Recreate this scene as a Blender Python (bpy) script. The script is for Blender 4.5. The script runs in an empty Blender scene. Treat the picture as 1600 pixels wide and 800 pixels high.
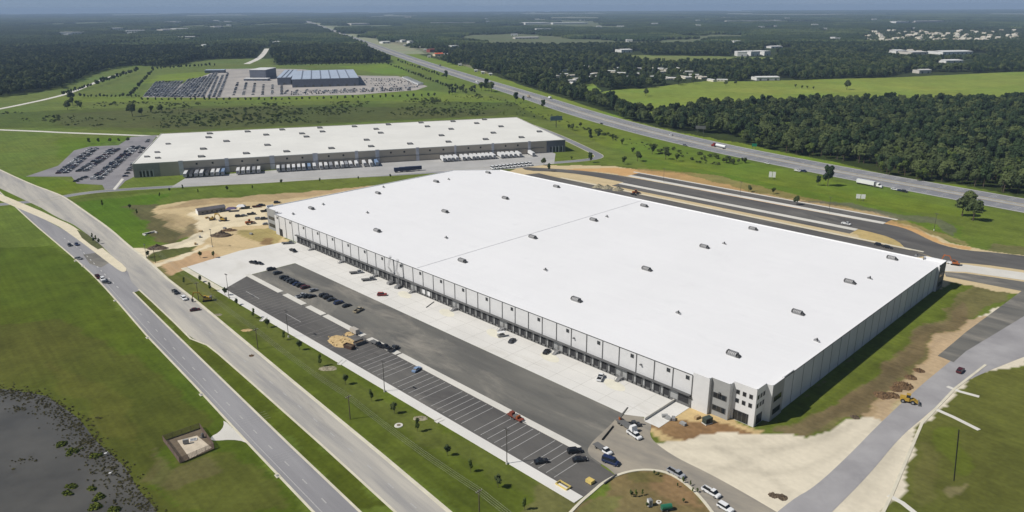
import bpy, math, random
import numpy as np
from mathutils import Vector, Matrix
from mathutils.geometry import tessellate_polygon
R = math.radians
scene = bpy.context.scene
C = scene.collection
rnd = random.Random(7)
nrng = np.random.default_rng(11)

# ------------------------------------------------------------------ camera
HC, FPX = 135.0, 1150.0
PITCH = math.atan(389 / FPX); ROLL = math.atan(.0045)
cam_d = bpy.data.cameras.new('camera'); cam = bpy.data.objects.new('camera', cam_d); C.objects.link(cam)
cam_d.sensor_fit = 'HORIZONTAL'; cam_d.sensor_width = 36; cam_d.lens = 36 * FPX / 1600
cam_d.clip_start = 1; cam_d.clip_end = 90000
_f = Vector((0, math.cos(PITCH), -math.sin(PITCH))); _u = Vector((0, math.sin(PITCH), math.cos(PITCH))); _r = Vector((1, 0, 0))
# small roll so that the horizon climbs to the right
_r2 = _r * math.cos(ROLL) - _u * math.sin(ROLL); _u2 = _r * math.sin(ROLL) + _u * math.cos(ROLL)
_m = Matrix((( _r2.x, _u2.x, -_f.x), (_r2.y, _u2.y, -_f.y), (_r2.z, _u2.z, -_f.z))).to_4x4()
_m.translation = (0, 0, HC); cam.matrix_world = _m
scene.camera = cam
# ------------------------------------------------------------------ light
SUN_EL, SUN_TRAVEL = 48.0, 14.6          # shadows run towards +x, a little away from the camera
EXPO = 0.06
HAZE = 7.5e-5
sd = bpy.data.lights.new('sun', 'SUN'); sun = bpy.data.objects.new('sun', sd); C.objects.link(sun)
sd.energy = 4.1; sd.angle = R(.53); sd.color = (1, .955, .89)
td = Vector((math.cos(R(SUN_TRAVEL)) * math.cos(R(SUN_EL)), math.sin(R(SUN_TRAVEL)) * math.cos(R(SUN_EL)), -math.sin(R(SUN_EL))))
sun.rotation_euler = td.to_track_quat('-Z', 'Y').to_euler(); sun.location = (-400, -100, 500)
w = bpy.data.worlds.new('World'); scene.world = w; w.use_nodes = True
nt = w.node_tree; nt.nodes.clear()
wo = nt.nodes.new('ShaderNodeOutputWorld'); bg = nt.nodes.new('ShaderNodeBackground'); bg.inputs['Strength'].default_value = .05
sky = nt.nodes.new('ShaderNodeTexSky'); sky.sky_type = 'NISHITA'; sky.sun_disc = False
sky.sun_elevation = R(SUN_EL); sx, sy = -td.x, -td.y
sky.sun_rotation = math.atan2(sx, sy); sky.altitude = 150; sky.air_density = 1.0; sky.dust_density = 1.0; sky.ozone_density = 1.5
# a distant bank of grey-blue cloud along the horizon
tc = nt.nodes.new('ShaderNodeTexCoord'); sp = nt.nodes.new('ShaderNodeSeparateXYZ'); nt.links.new(tc.outputs['Generated'], sp.inputs[0])
mr = nt.nodes.new('ShaderNodeMapRange'); mr.inputs[1].default_value = .02; mr.inputs[2].default_value = .09; mr.inputs[3].default_value = 1; mr.inputs[4].default_value = 0
nt.links.new(sp.outputs['Z'], mr.inputs[0])
cn = nt.nodes.new('ShaderNodeTexNoise'); cn.inputs['Scale'].default_value = 6; cn.inputs['Detail'].default_value = 4
cm = nt.nodes.new('ShaderNodeMapping'); cm.inputs['Scale'].default_value = (1, 1, 14); nt.links.new(tc.outputs['Generated'], cm.inputs[0]); nt.links.new(cm.outputs[0], cn.inputs['Vector'])
cr = nt.nodes.new('ShaderNodeValToRGB'); cr.color_ramp.elements[0].position = .35; cr.color_ramp.elements[0].color = (4.3, 5.9, 8.2, 1)
cr.color_ramp.elements[1].position = .7; cr.color_ramp.elements[1].color = (5.0, 6.5, 8.6, 1); nt.links.new(cn.outputs['Fac'], cr.inputs[0])
mx = nt.nodes.new('ShaderNodeMixRGB'); nt.links.new(mr.outputs[0], mx.inputs[0]); nt.links.new(sky.outputs[0], mx.inputs[1]); nt.links.new(cr.outputs[0], mx.inputs[2])
nt.links.new(mx.outputs[0], bg.inputs['Color']); nt.links.new(bg.outputs[0], wo.inputs['Surface'])
vs = scene.view_settings; vs.view_transform = 'Standard'; vs.look = 'None'; vs.exposure = EXPO; vs.gamma = 1
scene.cycles.max_bounces = 5; scene.cycles.diffuse_bounces = 2; scene.cycles.glossy_bounces = 2; scene.cycles.volume_bounces = 0
scene.cycles.transparent_max_bounces = 4

# ------------------------------------------------------------------ helpers
def at(px, py, z=0.0):
    """photo pixel (1600x800) -> world point at height z"""
    d = _f * FPX + _r2 * (px - 800) - _u2 * (py - 400)
    t = (z - HC) / d.z
    return Vector((d.x * t, d.y * t, z))
TH = R(-45.4); UX = Vector((math.cos(TH), math.sin(TH), 0)); VX = Vector((-UX.y, UX.x, 0))
def UV(u, v, z=0.0): p = UX * u + VX * v; return Vector((p.x, p.y, z))
def to_px(P):
    P = np.asarray(P, float); q = P - np.array([0, 0, HC])
    z = q @ np.array(_f); return 800 + FPX * (q @ np.array(_r2)) / z, 400 - FPX * (q @ np.array(_u2)) / z, z

def lin(r, g, b, k=1.0):
    f = lambda c: ((c / 255) / 12.92 if c / 255 <= .04045 else ((c / 255 + .055) / 1.055) ** 2.4) * k
    return (f(r), f(g), f(b), 1)

MATS = {}
def mat(name, col, rough=.8, metal=0, var=.12, scale=.25, col2=None, detail=6, bump=0, bscale=8, spec=.3, space='Object', stretch=None):
    """procedural material: base colour broken up by two octaves of noise"""
    if name in MATS: return MATS[name]
    m = bpy.data.materials.new(name); m.use_nodes = True; t = m.node_tree; n = t.nodes
    b = n['Principled BSDF']; b.inputs['Roughness'].default_value = rough; b.inputs['Metallic'].default_value = metal
    b.inputs['Specular IOR Level'].default_value = spec
    co = n.new('ShaderNodeTexCoord').outputs[space] if space != 'World' else n.new('ShaderNodeNewGeometry').outputs['Position']
    if stretch:
        mp = n.new('ShaderNodeMapping'); mp.inputs['Rotation'].default_value = (0, 0, stretch[3]); mp.inputs['Scale'].default_value = stretch[:3]
        mp.vector_type = 'TEXTURE'; t.links.new(co, mp.inputs[0]); co = mp.outputs[0]
    if len(col) == 3: col = (*col, 1)
    c2 = col2 or tuple(min(1, c * (1 - var)) for c in col[:3]) + (1,)
    c1 = col if col2 else tuple(min(1, c * (1 + var)) for c in col[:3]) + (1,)
    no = n.new('ShaderNodeTexNoise'); no.inputs['Scale'].default_value = scale; no.inputs['Detail'].default_value = detail; no.inputs['Roughness'].default_value = .62
    t.links.new(co, no.inputs['Vector'])
    ra = n.new('ShaderNodeValToRGB'); ra.color_ramp.elements[0].position = .36; ra.color_ramp.elements[1].position = .64
    ra.color_ramp.elements[0].color = c2; ra.color_ramp.elements[1].color = c1
    t.links.new(no.outputs['Fac'], ra.inputs[0]); t.links.new(ra.outputs[0], b.inputs['Base Color'])
    if bump:
        nb = n.new('ShaderNodeTexNoise'); nb.inputs['Scale'].default_value = bscale; nb.inputs['Detail'].default_value = 3; t.links.new(co, nb.inputs['Vector'])
        bp = n.new('ShaderNodeBump'); bp.inputs['Strength'].default_value = bump; bp.inputs['Distance'].default_value = .1
        t.links.new(nb.outputs['Fac'], bp.inputs['Height']); t.links.new(bp.outputs[0], b.inputs['Normal'])
    MATS[name] = m; return m

class MB:
    """collects faces and links them as ONE mesh object"""
    def __init__(s): s.v = []; s.f = []; s.m = []; s.mats = []
    def mi(s, m):
        if m not in s.mats: s.mats.append(m)
        return s.mats.index(m)
    def add(s, vs, fs, m):
        o = len(s.v); k = s.mi(m); s.v += [tuple(p) for p in vs]
        for f in fs: s.f.append(tuple(o + i for i in f)); s.m.append(k)
    def box(s, x0, x1, y0, y1, z0, z1, m, tx=0, ty=0, txb=None):
        """tx / ty: how far the top is drawn in; txb: the drawn-in at the back end"""
        tb = tx if txb is None else txb
        v = [(x0, y0, z0), (x1, y0, z0), (x1, y1, z0), (x0, y1, z0), (x0 + tb, y0 + ty, z1), (x1 - tx, y0 + ty, z1), (x1 - tx, y1 - ty, z1), (x0 + tb, y1 - ty, z1)]
        s.add(v, [(3, 2, 1, 0), (4, 5, 6, 7), (0, 1, 5, 4), (1, 2, 6, 5), (2, 3, 7, 6), (3, 0, 4, 7)], m)
    def prism(s, prof, y0, y1, m, bev=0):
        """side profile in x-z, extruded along y (counter-clockwise seen from -y)"""
        n = len(prof); cx = sum(p[0] for p in prof) / n; cz = sum(p[1] for p in prof) / n
        if bev:
            k = lambda p: (p[0] + (cx - p[0]) * bev * .3, p[1] + (cz - p[1]) * bev)
            rings = [(y0, [k(p) for p in prof]), (y0 + .18, prof), (y1 - .18, prof), (y1, [k(p) for p in prof])]
        else: rings = [(y0, prof), (y1, prof)]
        v = [(p[0], y, p[1]) for y, pr in rings for p in pr]; f = []
        for r in range(len(rings) - 1):
            for i in range(n): j = (i + 1) % n; f.append((r * n + i, r * n + j, (r + 1) * n + j, (r + 1) * n + i))
        f.append(tuple(range(n))[::-1][::-1]); f[-1] = tuple(reversed(f[-1])) if False else f[-1]
        f.append(tuple(reversed(range((len(rings) - 1) * n, len(rings) * n))))
        s.add(v, f, m)
    def cyl(s, a, b, r0, r1, m, n=8, cap=True):
        a = Vector(a); b = Vector(b); d = (b - a).normalized(); q = d.to_track_quat('Z', 'Y')
        v = []
        for p, r in ((a, r0), (b, r1)):
            for i in range(n): v.append(p + q @ Vector((math.cos(2 * math.pi * i / n) * r, math.sin(2 * math.pi * i / n) * r, 0)))
        f = [(i, (i + 1) % n, n + (i + 1) % n, n + i) for i in range(n)]
        if cap: f += [tuple(range(n))[::-1], tuple(range(n, 2 * n))]
        s.add(v, f, m)
    def quad(s, a, b, c, d, m): s.add([a, b, c, d], [(0, 1, 2, 3)], m)
    def build(s, name, parent=None, smooth=False):
        me = bpy.data.meshes.new(name); me.from_pydata(s.v, [], s.f)
        for m in s.mats: me.materials.append(m)
        me.polygons.foreach_set('material_index', s.m)
        if smooth: me.polygons.foreach_set('use_smooth', [True] * len(s.f))
        me.update(); o = bpy.data.objects.new(name, me); C.objects.link(o); o.parent = parent; return o

def tag(o, label=None, cat=None, group=None, kind=None):
    if label: o['label'] = label
    if cat: o['category'] = cat
    if group: o['group'] = group
    if kind: o['kind'] = kind
    return o
def thing(name, label, cat, loc=(0, 0, 0), rz=0, group=None):
    o = bpy.data.objects.new(name, None); C.objects.link(o); o.location = loc; o.rotation_euler = (0, 0, rz)
    o.empty_display_size = 1; return tag(o, label, cat, group)
KIDS = {}
def kids_of(o): return [c for c in o.children]
def copy_tree(o, loc, rz, label=None, group=None, s=None, kids=None):
    c = o.copy(); C.objects.link(c); c.location = loc; c.rotation_euler = (0, 0, rz)
    if label: c['label'] = label
    if group: c['group'] = group
    if s is not None: c.scale = s if hasattr(s, '__len__') else (s, s, s)
    for ch in (kids if kids is not None else kids_of(o)):
        d = ch.copy(); C.objects.link(d); d.parent = c
    return c

def poly_mesh(name, pts, z, m, kind='structure'):
    """flat sheet; pts are world points"""
    P = [Vector((p[0], p[1], 0)) for p in pts]; tris = tessellate_polygon([P])
    me = bpy.data.meshes.new(name); me.from_pydata([(p.x, p.y, z) for p in P], [], [tuple(t) for t in tris]); me.update()
    flip = [f for f in me.polygons if f.normal.z < 0]
    if flip: me.flip_normals()
    me.materials.append(m); o = bpy.data.objects.new(name, me); C.objects.link(o)
    if kind: o['kind'] = kind
    return o
def chaikin(p, n=2, closed=False):
    for _ in range(n):
        q = []
        rng = range(len(p)) if closed else range(len(p) - 1)
        if not closed: q.append(p[0])
        for i in rng:
            a, b = Vector(p[i]), Vector(p[(i + 1) % len(p)]); q += [a * .75 + b * .25, a * .25 + b * .75]
        if not closed: q.append(p[-1])
        p = q
    return p
def G(*pts, z=0): return [at(x, y, z) for x, y in pts]
def offs(line, d):
    """shift a world polyline sideways (left of its direction is positive)"""
    out = []
    for i, p in enumerate(line):
        a = line[max(0, i - 1)]; b = line[min(len(line) - 1, i + 1)]; t = (Vector(b) - Vector(a)); t.z = 0; t.normalize()
        out.append(Vector(p) + Vector((-t.y, t.x, 0)) * d)
    return out
def ribbon_into(mb, line, d0, d1, z0, z1, m):
    """band between two offsets; z1 > z0 makes a raised kerb with sides"""
    A = offs(line, d0); B = offs(line, d1); n = len(line)
    if z1 - z0 < 1e-4:
        v = [(p.x, p.y, z0) for p in A] + [(p.x, p.y, z0) for p in B]
        mb.add(v, [(i + n, i + 1 + n, i + 1, i) if d1 < d0 else (i, i + 1, i + 1 + n, i + n) for i in range(n - 1)], m)
    else:
        v = [(p.x, p.y, z0) for p in A] + [(p.x, p.y, z0) for p in B] + [(p.x, p.y, z1) for p in A] + [(p.x, p.y, z1) for p in B]
        f = []
        for i in range(n - 1):
            f += [(2 * n + i, 2 * n + i + 1, 3 * n + i + 1, 3 * n + i), (i, i + 1, 2 * n + i + 1, 2 * n + i), (n + i, 3 * n + i, 3 * n + i + 1, n + i + 1)]
        f += [(0, n, 3 * n, 2 * n), (n - 1, 3 * n - 1, 4 * n - 1, 2 * n - 1)][:1] + [(n - 1, 3 * n - 1, 4 * n - 1, 2 * n - 1)]
        mb.add(v, f, m)
def cut_line(line, step):
    out = [Vector(line[0])]
    for a, b in zip(line[:-1], line[1:]):
        a, b = Vector(a), Vector(b); n = max(1, int((b - a).length / step))
        out += [a.lerp(b, k / n) for k in range(1, n + 1)]
    return out
def dashes_into(mb, line, d, w_, on, off, z, m):
    L = cut_line(line, 1.0); acc = 0; i = 0; per = on + off
    n = len(L); k = 0
    while k + int(on) < n:
        seg = L[k:k + int(on) + 1]; ribbon_into(mb, seg, d - w_ / 2, d + w_ / 2, z, z, m); k += int(per)
def edge_band(name, line, d0, d1, z0, z1, m, kind='structure'):
    mb = MB(); ribbon_into(mb, line, d0, d1, z0, z1, m); o = mb.build(name); o['kind'] = kind; return o

def inpoly(X, Y, poly):
    r = np.zeros(X.shape, bool); n = len(poly); j = n - 1
    for i in range(n):
        xi, yi = poly[i][0], poly[i][1]; xj, yj = poly[j][0], poly[j][1]
        c = ((yi > Y) != (yj > Y)) & (X < (xj - xi) * (Y - yi) / ((yj - yi) or 1e-9) + xi); r ^= c; j = i
    return r
def vnoise(X, Y, s, seed=0):
    """smooth value noise, vectorised"""
    x = X / s; y = Y / s; xi = np.floor(x).astype(np.int64); yi = np.floor(y).astype(np.int64); fx = x - xi; fy = y - yi
    fx = fx * fx * (3 - 2 * fx); fy = fy * fy * (3 - 2 * fy)
    def h(a, b):
        n = (a * 374761393 + b * 668265263 + seed * 144665) & 0x7fffffff; n = ((n ^ (n >> 13)) * 1274126177) & 0x7fffffff
        return ((n ^ (n >> 16)) & 0xffff) / 65535.0
    return (h(xi, yi) * (1 - fx) + h(xi + 1, yi) * fx) * (1 - fy) + (h(xi, yi + 1) * (1 - fx) + h(xi + 1, yi + 1) * fx) * fy
def fbm(X, Y, s, seed=0, o=3):
    r = 0; a = .5; t = 0
    for k in range(o): r = r + a * vnoise(X, Y, s / 2 ** k, seed + k * 17); t += a; a *= .5
    return r / t

# ------------------------------------------------------------------ materials
M_conc = mat('concrete', lin(208, 205, 196), .85, var=.07, scale=.05, space='World', bump=.1)
M_conc_new = mat('fresh_concrete', lin(214, 212, 206), .8, var=.05, scale=.04, space='World')
M_kerb = mat('kerb_concrete', lin(206, 200, 180), .85, var=.08, scale=.2, space='World')
M_asph_dark = mat('new_asphalt', lin(102, 100, 96), .9, scale=.06, col2=lin(84, 82, 80), space='World', bump=.2, stretch=(3, 1, 1, R(-45.4)))
M_asph_lot = mat('lot_asphalt', lin(116, 114, 107), .9, scale=.09, col2=lin(96, 95, 91), space='World', bump=.2, stretch=(5, 1, 1, R(-45.4)))
M_road = mat('road_asphalt', lin(150, 149, 150), .9, scale=.18, col2=lin(136, 135, 137), space='World', stretch=(12, 1, 1, R(-49.6)))
M_road_dusty = mat('dusty_road', lin(184, 179, 168), .9, scale=.16, col2=lin(150, 148, 145), space='World', stretch=(14, 1, 1, R(-49.6)))
M_hwy = mat('highway_asphalt', lin(140, 141, 144), .9, scale=.02, col2=lin(122, 123, 127), space='World')
M_paint = mat('white_road_paint', lin(205, 205, 200), .7, var=.1, scale=1, space='World')
M_paint_worn = mat('worn_road_paint', lin(172, 171, 168), .7, var=.12, scale=1, space='World')
M_paintY = mat('yellow_road_paint', lin(190, 165, 80), .7, var=.1, scale=1, space='World')
M_sand = mat('sand_pad', lin(222, 209, 184), .95, scale=.05, col2=lin(205, 189, 158), space='World', bump=.3, bscale=1)
M_water = mat('pond_water', lin(82, 80, 74), .35, scale=.05, var=.2, spec=.5, space='World')
M_roof = mat('white_roof_membrane', (.80, .80, .80), .7, var=.018, scale=.03)
def seams(m, k, sc=1.0, bw=30, bh=3.05, msz=.05):
    t = m.node_tree; n = t.nodes; b = n['Principled BSDF']; src = b.inputs['Base Color'].links[0].from_socket
    tc_ = n.new('ShaderNodeTexCoord'); br = n.new('ShaderNodeTexBrick'); br.inputs['Scale'].default_value = sc; br.inputs['Brick Width'].default_value = bw; br.inputs['Row Height'].default_value = bh; br.inputs['Mortar Size'].default_value = msz
    br.inputs['Color1'].default_value = (1, 1, 1, 1); br.inputs['Color2'].default_value = (.982, .982, .985, 1); br.inputs['Mortar'].default_value = (k, k, k, 1); t.links.new(tc_.outputs['Object'], br.inputs['Vector'])
    no = n.new('ShaderNodeTexNoise'); no.inputs['Scale'].default_value = .06; no.inputs['Detail'].default_value = 7; no.inputs['Roughness'].default_value = .7; t.links.new(tc_.outputs['Object'], no.inputs['Vector'])
    mr_ = n.new('ShaderNodeMapRange'); mr_.inputs[1].default_value = .56; mr_.inputs[2].default_value = .74; mr_.inputs[3].default_value = 1; mr_.inputs[4].default_value = .93; t.links.new(no.outputs['Fac'], mr_.inputs[0])
    mm_ = n.new('ShaderNodeMixRGB'); mm_.blend_type = 'MULTIPLY'; mm_.inputs[0].default_value = 1; t.links.new(src, mm_.inputs[1]); t.links.new(br.outputs['Color'], mm_.inputs[2])
    m3 = n.new('ShaderNodeVectorMath'); m3.operation = 'SCALE'; t.links.new(mm_.outputs[0], m3.inputs[0]); t.links.new(mr_.outputs[0], m3.inputs['Scale']); t.links.new(m3.outputs[0], b.inputs['Base Color'])
seams(M_roof, .90)
M_roof2 = mat('weathered_roof_membrane', lin(222, 221, 214), .8, var=.05, scale=.018)
seams(M_roof2, .86)
M_panel = mat('light_grey_panel', lin(206, 206, 206), .7, var=.03, scale=.4)
M_panel_side = mat('grey_panel', lin(196, 197, 200), .7, var=.05, scale=.12)
M_grey = mat('mid_grey_panel', lin(150, 151, 150), .7, var=.04, scale=.3)
M_dkgrey = mat('dark_grey_panel', lin(104, 104, 103), .7, var=.06, scale=.3)
M_joint = mat('dark_joint', lin(92, 92, 92), .7)
M_black = mat('black_rubber', (.012, .012, .012), .8)
M_glass = mat('dark_glass', (.015, .02, .025), .15, spec=.6)
M_steel = mat('galvanised_steel', lin(150, 150, 150), .5, .3)
M_tan = mat('beige_wall', lin(176, 166, 152), .8, var=.05, scale=.1)
M_tan_pil = mat('pale_pilaster', lin(188, 188, 194), .8)
M_white = mat('white_paint', (.75, .75, .74), .45, var=.03)
M_chrome = mat('pole_metal', lin(95, 92, 88), .5, .3)
M_wood = mat('timber_pole', lin(92, 80, 68), .9)
M_yellow = mat('machine_yellow', lin(176, 144, 58), .6, var=.15, scale=.8)
M_orange = mat('machine_orange', lin(158, 92, 54), .6, var=.12, scale=.8)
M_rubble = mat('rubble', lin(110, 96, 78), .95, scale=.8, col2=lin(70, 60, 50))
M_tyre = mat('tyre_rubber', (.02, .02, .02), .85)

def dust(m, col, sc, lo, hi, k, rot=-45.4, st=(2.5, 1, 1)):
    t = m.node_tree; n = t.nodes; b = n['Principled BSDF']; src = b.inputs['Base Color'].links[0].from_socket
    ge_ = n.new('ShaderNodeNewGeometry'); mp = n.new('ShaderNodeMapping'); mp.vector_type = 'TEXTURE'; mp.inputs['Rotation'].default_value = (0, 0, R(rot)); mp.inputs['Scale'].default_value = st; t.links.new(ge_.outputs['Position'], mp.inputs[0])
    no = n.new('ShaderNodeTexNoise'); no.inputs['Scale'].default_value = sc; no.inputs['Detail'].default_value = 8; no.inputs['Roughness'].default_value = .68; no.inputs['Distortion'].default_value = .8; t.links.new(mp.outputs[0], no.inputs['Vector'])
    mr_ = n.new('ShaderNodeMapRange'); mr_.inputs[1].default_value = lo; mr_.inputs[2].default_value = hi; mr_.inputs[3].default_value = 0; mr_.inputs[4].default_value = k; t.links.new(no.outputs['Fac'], mr_.inputs[0])
    mi = n.new('ShaderNodeMixRGB'); mi.inputs[2].default_value = col; t.links.new(mr_.outputs[0], mi.inputs[0]); t.links.new(src, mi.inputs[1]); t.links.new(mi.outputs[0], b.inputs['Base Color'])
dust(M_asph_lot, lin(158, 152, 140), .05, .5, .72, .75); dust(M_asph_lot, lin(72, 71, 70), .16, .58, .74, .5)
dust(M_asph_dark, lin(140, 136, 128), .06, .54, .74, .5); dust(M_asph_dark, lin(66, 65, 65), .2, .58, .74, .45)
dust(M_road, lin(118, 117, 118), .05, .52, .7, .5, -49.6, (9, 1, 1)); dust(M_road_dusty, lin(196, 190, 174), .05, .48, .68, .5, -49.6, (7, 1, 1)); dust(M_road_dusty, lin(122, 120, 118), .12, .56, .72, .5, -49.6, (10, 1, 1))
dust(M_conc_new, lin(186, 182, 170), .07, .55, .75, .5); dust(M_sand, lin(190, 168, 130), .05, .55, .75, .5)
# ------------------------------------------------------------------ ground sheet with painted soil colours
def axis(segs, lo_end, hi_end, gl, gh):
    xs = []
    for a, b, st in segs: xs += list(np.arange(a, b, st))
    xs.append(segs[-1][1]); x = xs[0]; s = segs[0][2]; L = []
    while x > lo_end: s *= gl; x -= s; L.append(max(x, lo_end))
    H = []; x = xs[-1]; s = segs[-1][2]
    while x < hi_end: s *= gh; x += s; H.append(min(x, hi_end))
    return np.array(L[::-1] + xs + H)
gx = axis([(-480, -260, 3), (-260, 340, 1.5), (340, 700, 4)], -24000, 26000, 1.07, 1.07)
gy = axis([(120, 430, 1.3), (430, 760, 2.5), (760, 1500, 6)], -3000, 22500, 1.12, 1.035)
X, Y = np.meshgrid(gx, gy)
near = Y < 900
WX = X + (fbm(X, Y, 14, 3) - .5) * 9 * near + (fbm(X, Y, 60, 5) - .5) * 6; WY = Y + (fbm(X, Y, 14, 9) - .5) * 9 * near + (fbm(X, Y, 60, 8) - .5) * 6
COL = np.zeros(X.shape + (3,))
def setc(mask, c, k=1.0): COL[mask] = COL[mask] * (1 - k) + np.array(c[:3]) * k
far = np.clip((Y - 1500) / 3000, 0, 1)
setc(np.ones(X.shape, bool), lin(92, 112, 58))
def zone(px, c, k=1.0, warp=True, z=0):
    P = [(p.x, p.y) for p in G(*px)]
    m = inpoly(WX if warp else X, WY if warp else Y, P); setc(m, c, k); return m
def zoneuv(uv, c, k=1.0, warp=True):
    P = [(p.x, p.y) for p in [UV(*q) for q in uv]]
    m = inpoly(WX if warp else X, WY if warp else Y, P); setc(m, c, k); return m
g_lawn = lin(74, 93, 36); g_olive = lin(80, 84, 37); g_mid = lin(76, 90, 34); g_site = lin(82, 98, 44); g_north = lin(84, 100, 50)
c_dirt = lin(196, 176, 136); c_brown = lin(146, 116, 78); c_dkgrass = lin(88, 86, 54); c_sand = lin(212, 203, 182); c_forest = lin(50, 64, 38)
# forest floor beyond
def half(px_line, c):   # everything beyond a pixel line
    pts = G(*px_line); P = [(p.x, p.y) for p in pts] + [(60000, 9000), (60000, 60000), (-60000, 60000), (-60000, 3000)]
    setc(inpoly(X, Y, P), c)
half([(-1500, 420), (-400, 190), (0, 150), (91, 138), (130, 120), (170, 107), (205, 102), (258, 104), (305, 98), (420, 102), (600, 98), (680, 104), (800, 150), (900, 178), (985, 190), (1060, 207), (1182, 230), (1300, 252), (1400, 276), (1509, 290), (1700, 330)], c_forest)
setc((Y > 2700) & (Y < 8600) & (fbm(X, Y * .45, 520, 5) < .375), lin(98, 108, 82)); setc((Y >= 8600) & (fbm(X, Y * .3, 900, 15) < .44), lin(120, 124, 100))
zone([(1335, 69), (1640, 67), (1640, 46), (1352, 48)], lin(96, 106, 76))
# overgrown field between the buildings and the auction lot
zone([(-200, 200), (91, 200), (260, 207), (560, 192), (800, 180), (860, 190), (1000, 238), (1150, 275), (1350, 330), (1330, 305), (1200, 268), (1000, 222), (880, 182), (800, 160), (740, 148), (660, 160), (430, 165), (300, 165), (91, 172), (-200, 190)], lin(78, 96, 50))
zone([(91, 178), (200, 172), (430, 166), (660, 168), (790, 172), (770, 181), (560, 190), (300, 203), (91, 196)], lin(78, 88, 52))
zone([(91, 160), (300, 158), (660, 158), (790, 160), (760, 150), (650, 140), (660, 132), (225, 152), (91, 150)], lin(100, 122, 54))
zone([(91, 215), (200, 214), (200, 218), (160, 225), (140, 240), (91, 248)], lin(86, 112, 40))
zone([(-200, 260), (91, 280), (150, 290), (91, 306), (-100, 320)], lin(86, 112, 40))
# pastures and far clearings
PAST = [(925, 150), (945, 143), (975, 138), (1000, 139), (1040, 134), (1100, 127), (1180, 127), (1240, 125), (1400, 121), (1509, 116), (1750, 104), (1900, 150), (1509, 164), (1300, 166), (1100, 172), (1015, 184), (985, 180), (960, 165), (935, 157)]
FIELD2 = [(980, 86), (1060, 87), (1130, 88), (1210, 90), (1210, 101), (1110, 103), (1010, 102), (975, 96)]
MEADOW = [(295, 98), (330, 93), (400, 91), (428, 92), (432, 104), (380, 104), (300, 104)]
zone(PAST, lin(116, 136, 62)); zone([(1100, 140), (1509, 126), (1700, 120), (1509, 140), (1200, 148)], lin(128, 144, 68), .7)
zone(FIELD2, lin(112, 124, 74)); zone(MEADOW, lin(94, 112, 62))
zone([(880, 140), (925, 130), (940, 142), (930, 152), (905, 146)], lin(118, 142, 66))
zone([(530, 104), (612, 99), (632, 104), (640, 118), (600, 116)], lin(98, 126, 52))
zone([(250, 117), (300, 113), (345, 112), (300, 126), (222, 130)], lin(106, 130, 54))
# highway verges
zone([(560, 78), (640, 92), (700, 108), (780, 130), (860, 158), (960, 196), (1100, 236), (1300, 282), (1509, 330), (1509, 340), (1300, 320), (1100, 270), (940, 226), (860, 190), (780, 150), (700, 130), (620, 100)], lin(96, 118, 52))
zone([(575, 62), (680, 92), (740, 107), (830, 138), (900, 160), (985, 188), (1062, 207), (1182, 229), (1300, 254), (1400, 277), (1509, 291), (1509, 300), (1300, 268), (1182, 240), (1062, 218), (960, 190), (880, 160), (800, 138), (700, 108), (640, 88)], lin(104, 128, 56))
zone([(1030, 280), (1150, 300), (1300, 322), (1400, 345), (1509, 372), (1509, 356), (1400, 326), (1300, 305), (1150, 276), (1000, 245)], lin(84, 112, 46), .8)
zone([(470, 33), (486, 40), (512, 49.5), (537, 60), (560, 71), (600, 86), (640, 84), (668, 84), (640, 73), (600, 64), (575, 58), (551, 51), (530, 45.5), (507, 37.5), (485, 31.5), (470, 29)], lin(140, 146, 120), warp=False)
zone([(596, 66), (640, 74), (690, 90), (740, 108), (770, 118), (760, 112), (715, 92), (700, 80), (660, 70), (610, 60)], lin(140, 138, 116), .7)
# lawns left of the boulevard
zone([(-500, 420), (91, 383), (155, 440), (230, 527), (350, 657), (487, 800), (700, 1100), (-600, 1100)], g_lawn)
zone([(-500, 520), (91, 500), (180, 540), (260, 600), (330, 668), (250, 700), (240, 760), (300, 800), (200, 900), (-400, 900)], g_olive, .75)
zone([(91, 560), (150, 600), (220, 660), (200, 700), (130, 640), (91, 610)], lin(92, 92, 38), .6)
zone([(290, 700), (420, 735), (460, 800), (300, 800), (255, 760)], lin(92, 92, 46), .6)
zone([(240, 700), (270, 735), (330, 715), (345, 740), (280, 770), (230, 745)], lin(104, 96, 62), .6)
# between carriageways, site lawn
zone([(207, 457), (222, 449), (262, 490), (305, 530), (340, 549), (400, 602), (545, 735), (620, 800), (560, 800), (352, 600)], g_mid)
zone([(255, 432), (283, 417), (350, 456), (500, 545), (690, 658), (880, 768), (930, 805), (705, 805), (600, 713), (462, 600), (339, 497)], g_site)
zone([(300, 470), (345, 465), (420, 510), (600, 620), (780, 720), (900, 790), (850, 805), (600, 650), (450, 560)], lin(94, 100, 56), .45)
zone([(840, 740), (870, 765), (905, 785), (900, 810), (800, 800), (820, 760)], lin(120, 110, 70), .5)
# site at the left end: dirt, tan gravel and grass patches
zone([(105, 312), (150, 300), (260, 297), (440, 280), (640, 272), (706, 268), (800, 268), (930, 270), (1000, 262), (940, 256), (850, 262), (690, 262), (560, 270), (440, 283)], g_north)
zone([(150, 340), (115, 316), (260, 303), (232, 330), (285, 372), (240, 382), (200, 388)], lin(78, 108, 38))
zone([(190, 320), (240, 318), (240, 328), (300, 365), (270, 380), (240, 374), (230, 345)], lin(96, 92, 60))
zone([(240, 322), (300, 314), (370, 308), (440, 303), (500, 298), (570, 291), (600, 290), (560, 298), (430, 325), (425, 350), (450, 376), (420, 392), (360, 408), (290, 418), (262, 430), (228, 404), (215, 396), (285, 378), (308, 368), (262, 340), (238, 330)], c_dirt)
zone([(300, 313), (370, 308), (440, 302.5), (500, 298), (580, 290), (560, 296), (430, 314), (320, 320), (240, 330)], lin(170, 148, 112), .9)
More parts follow.
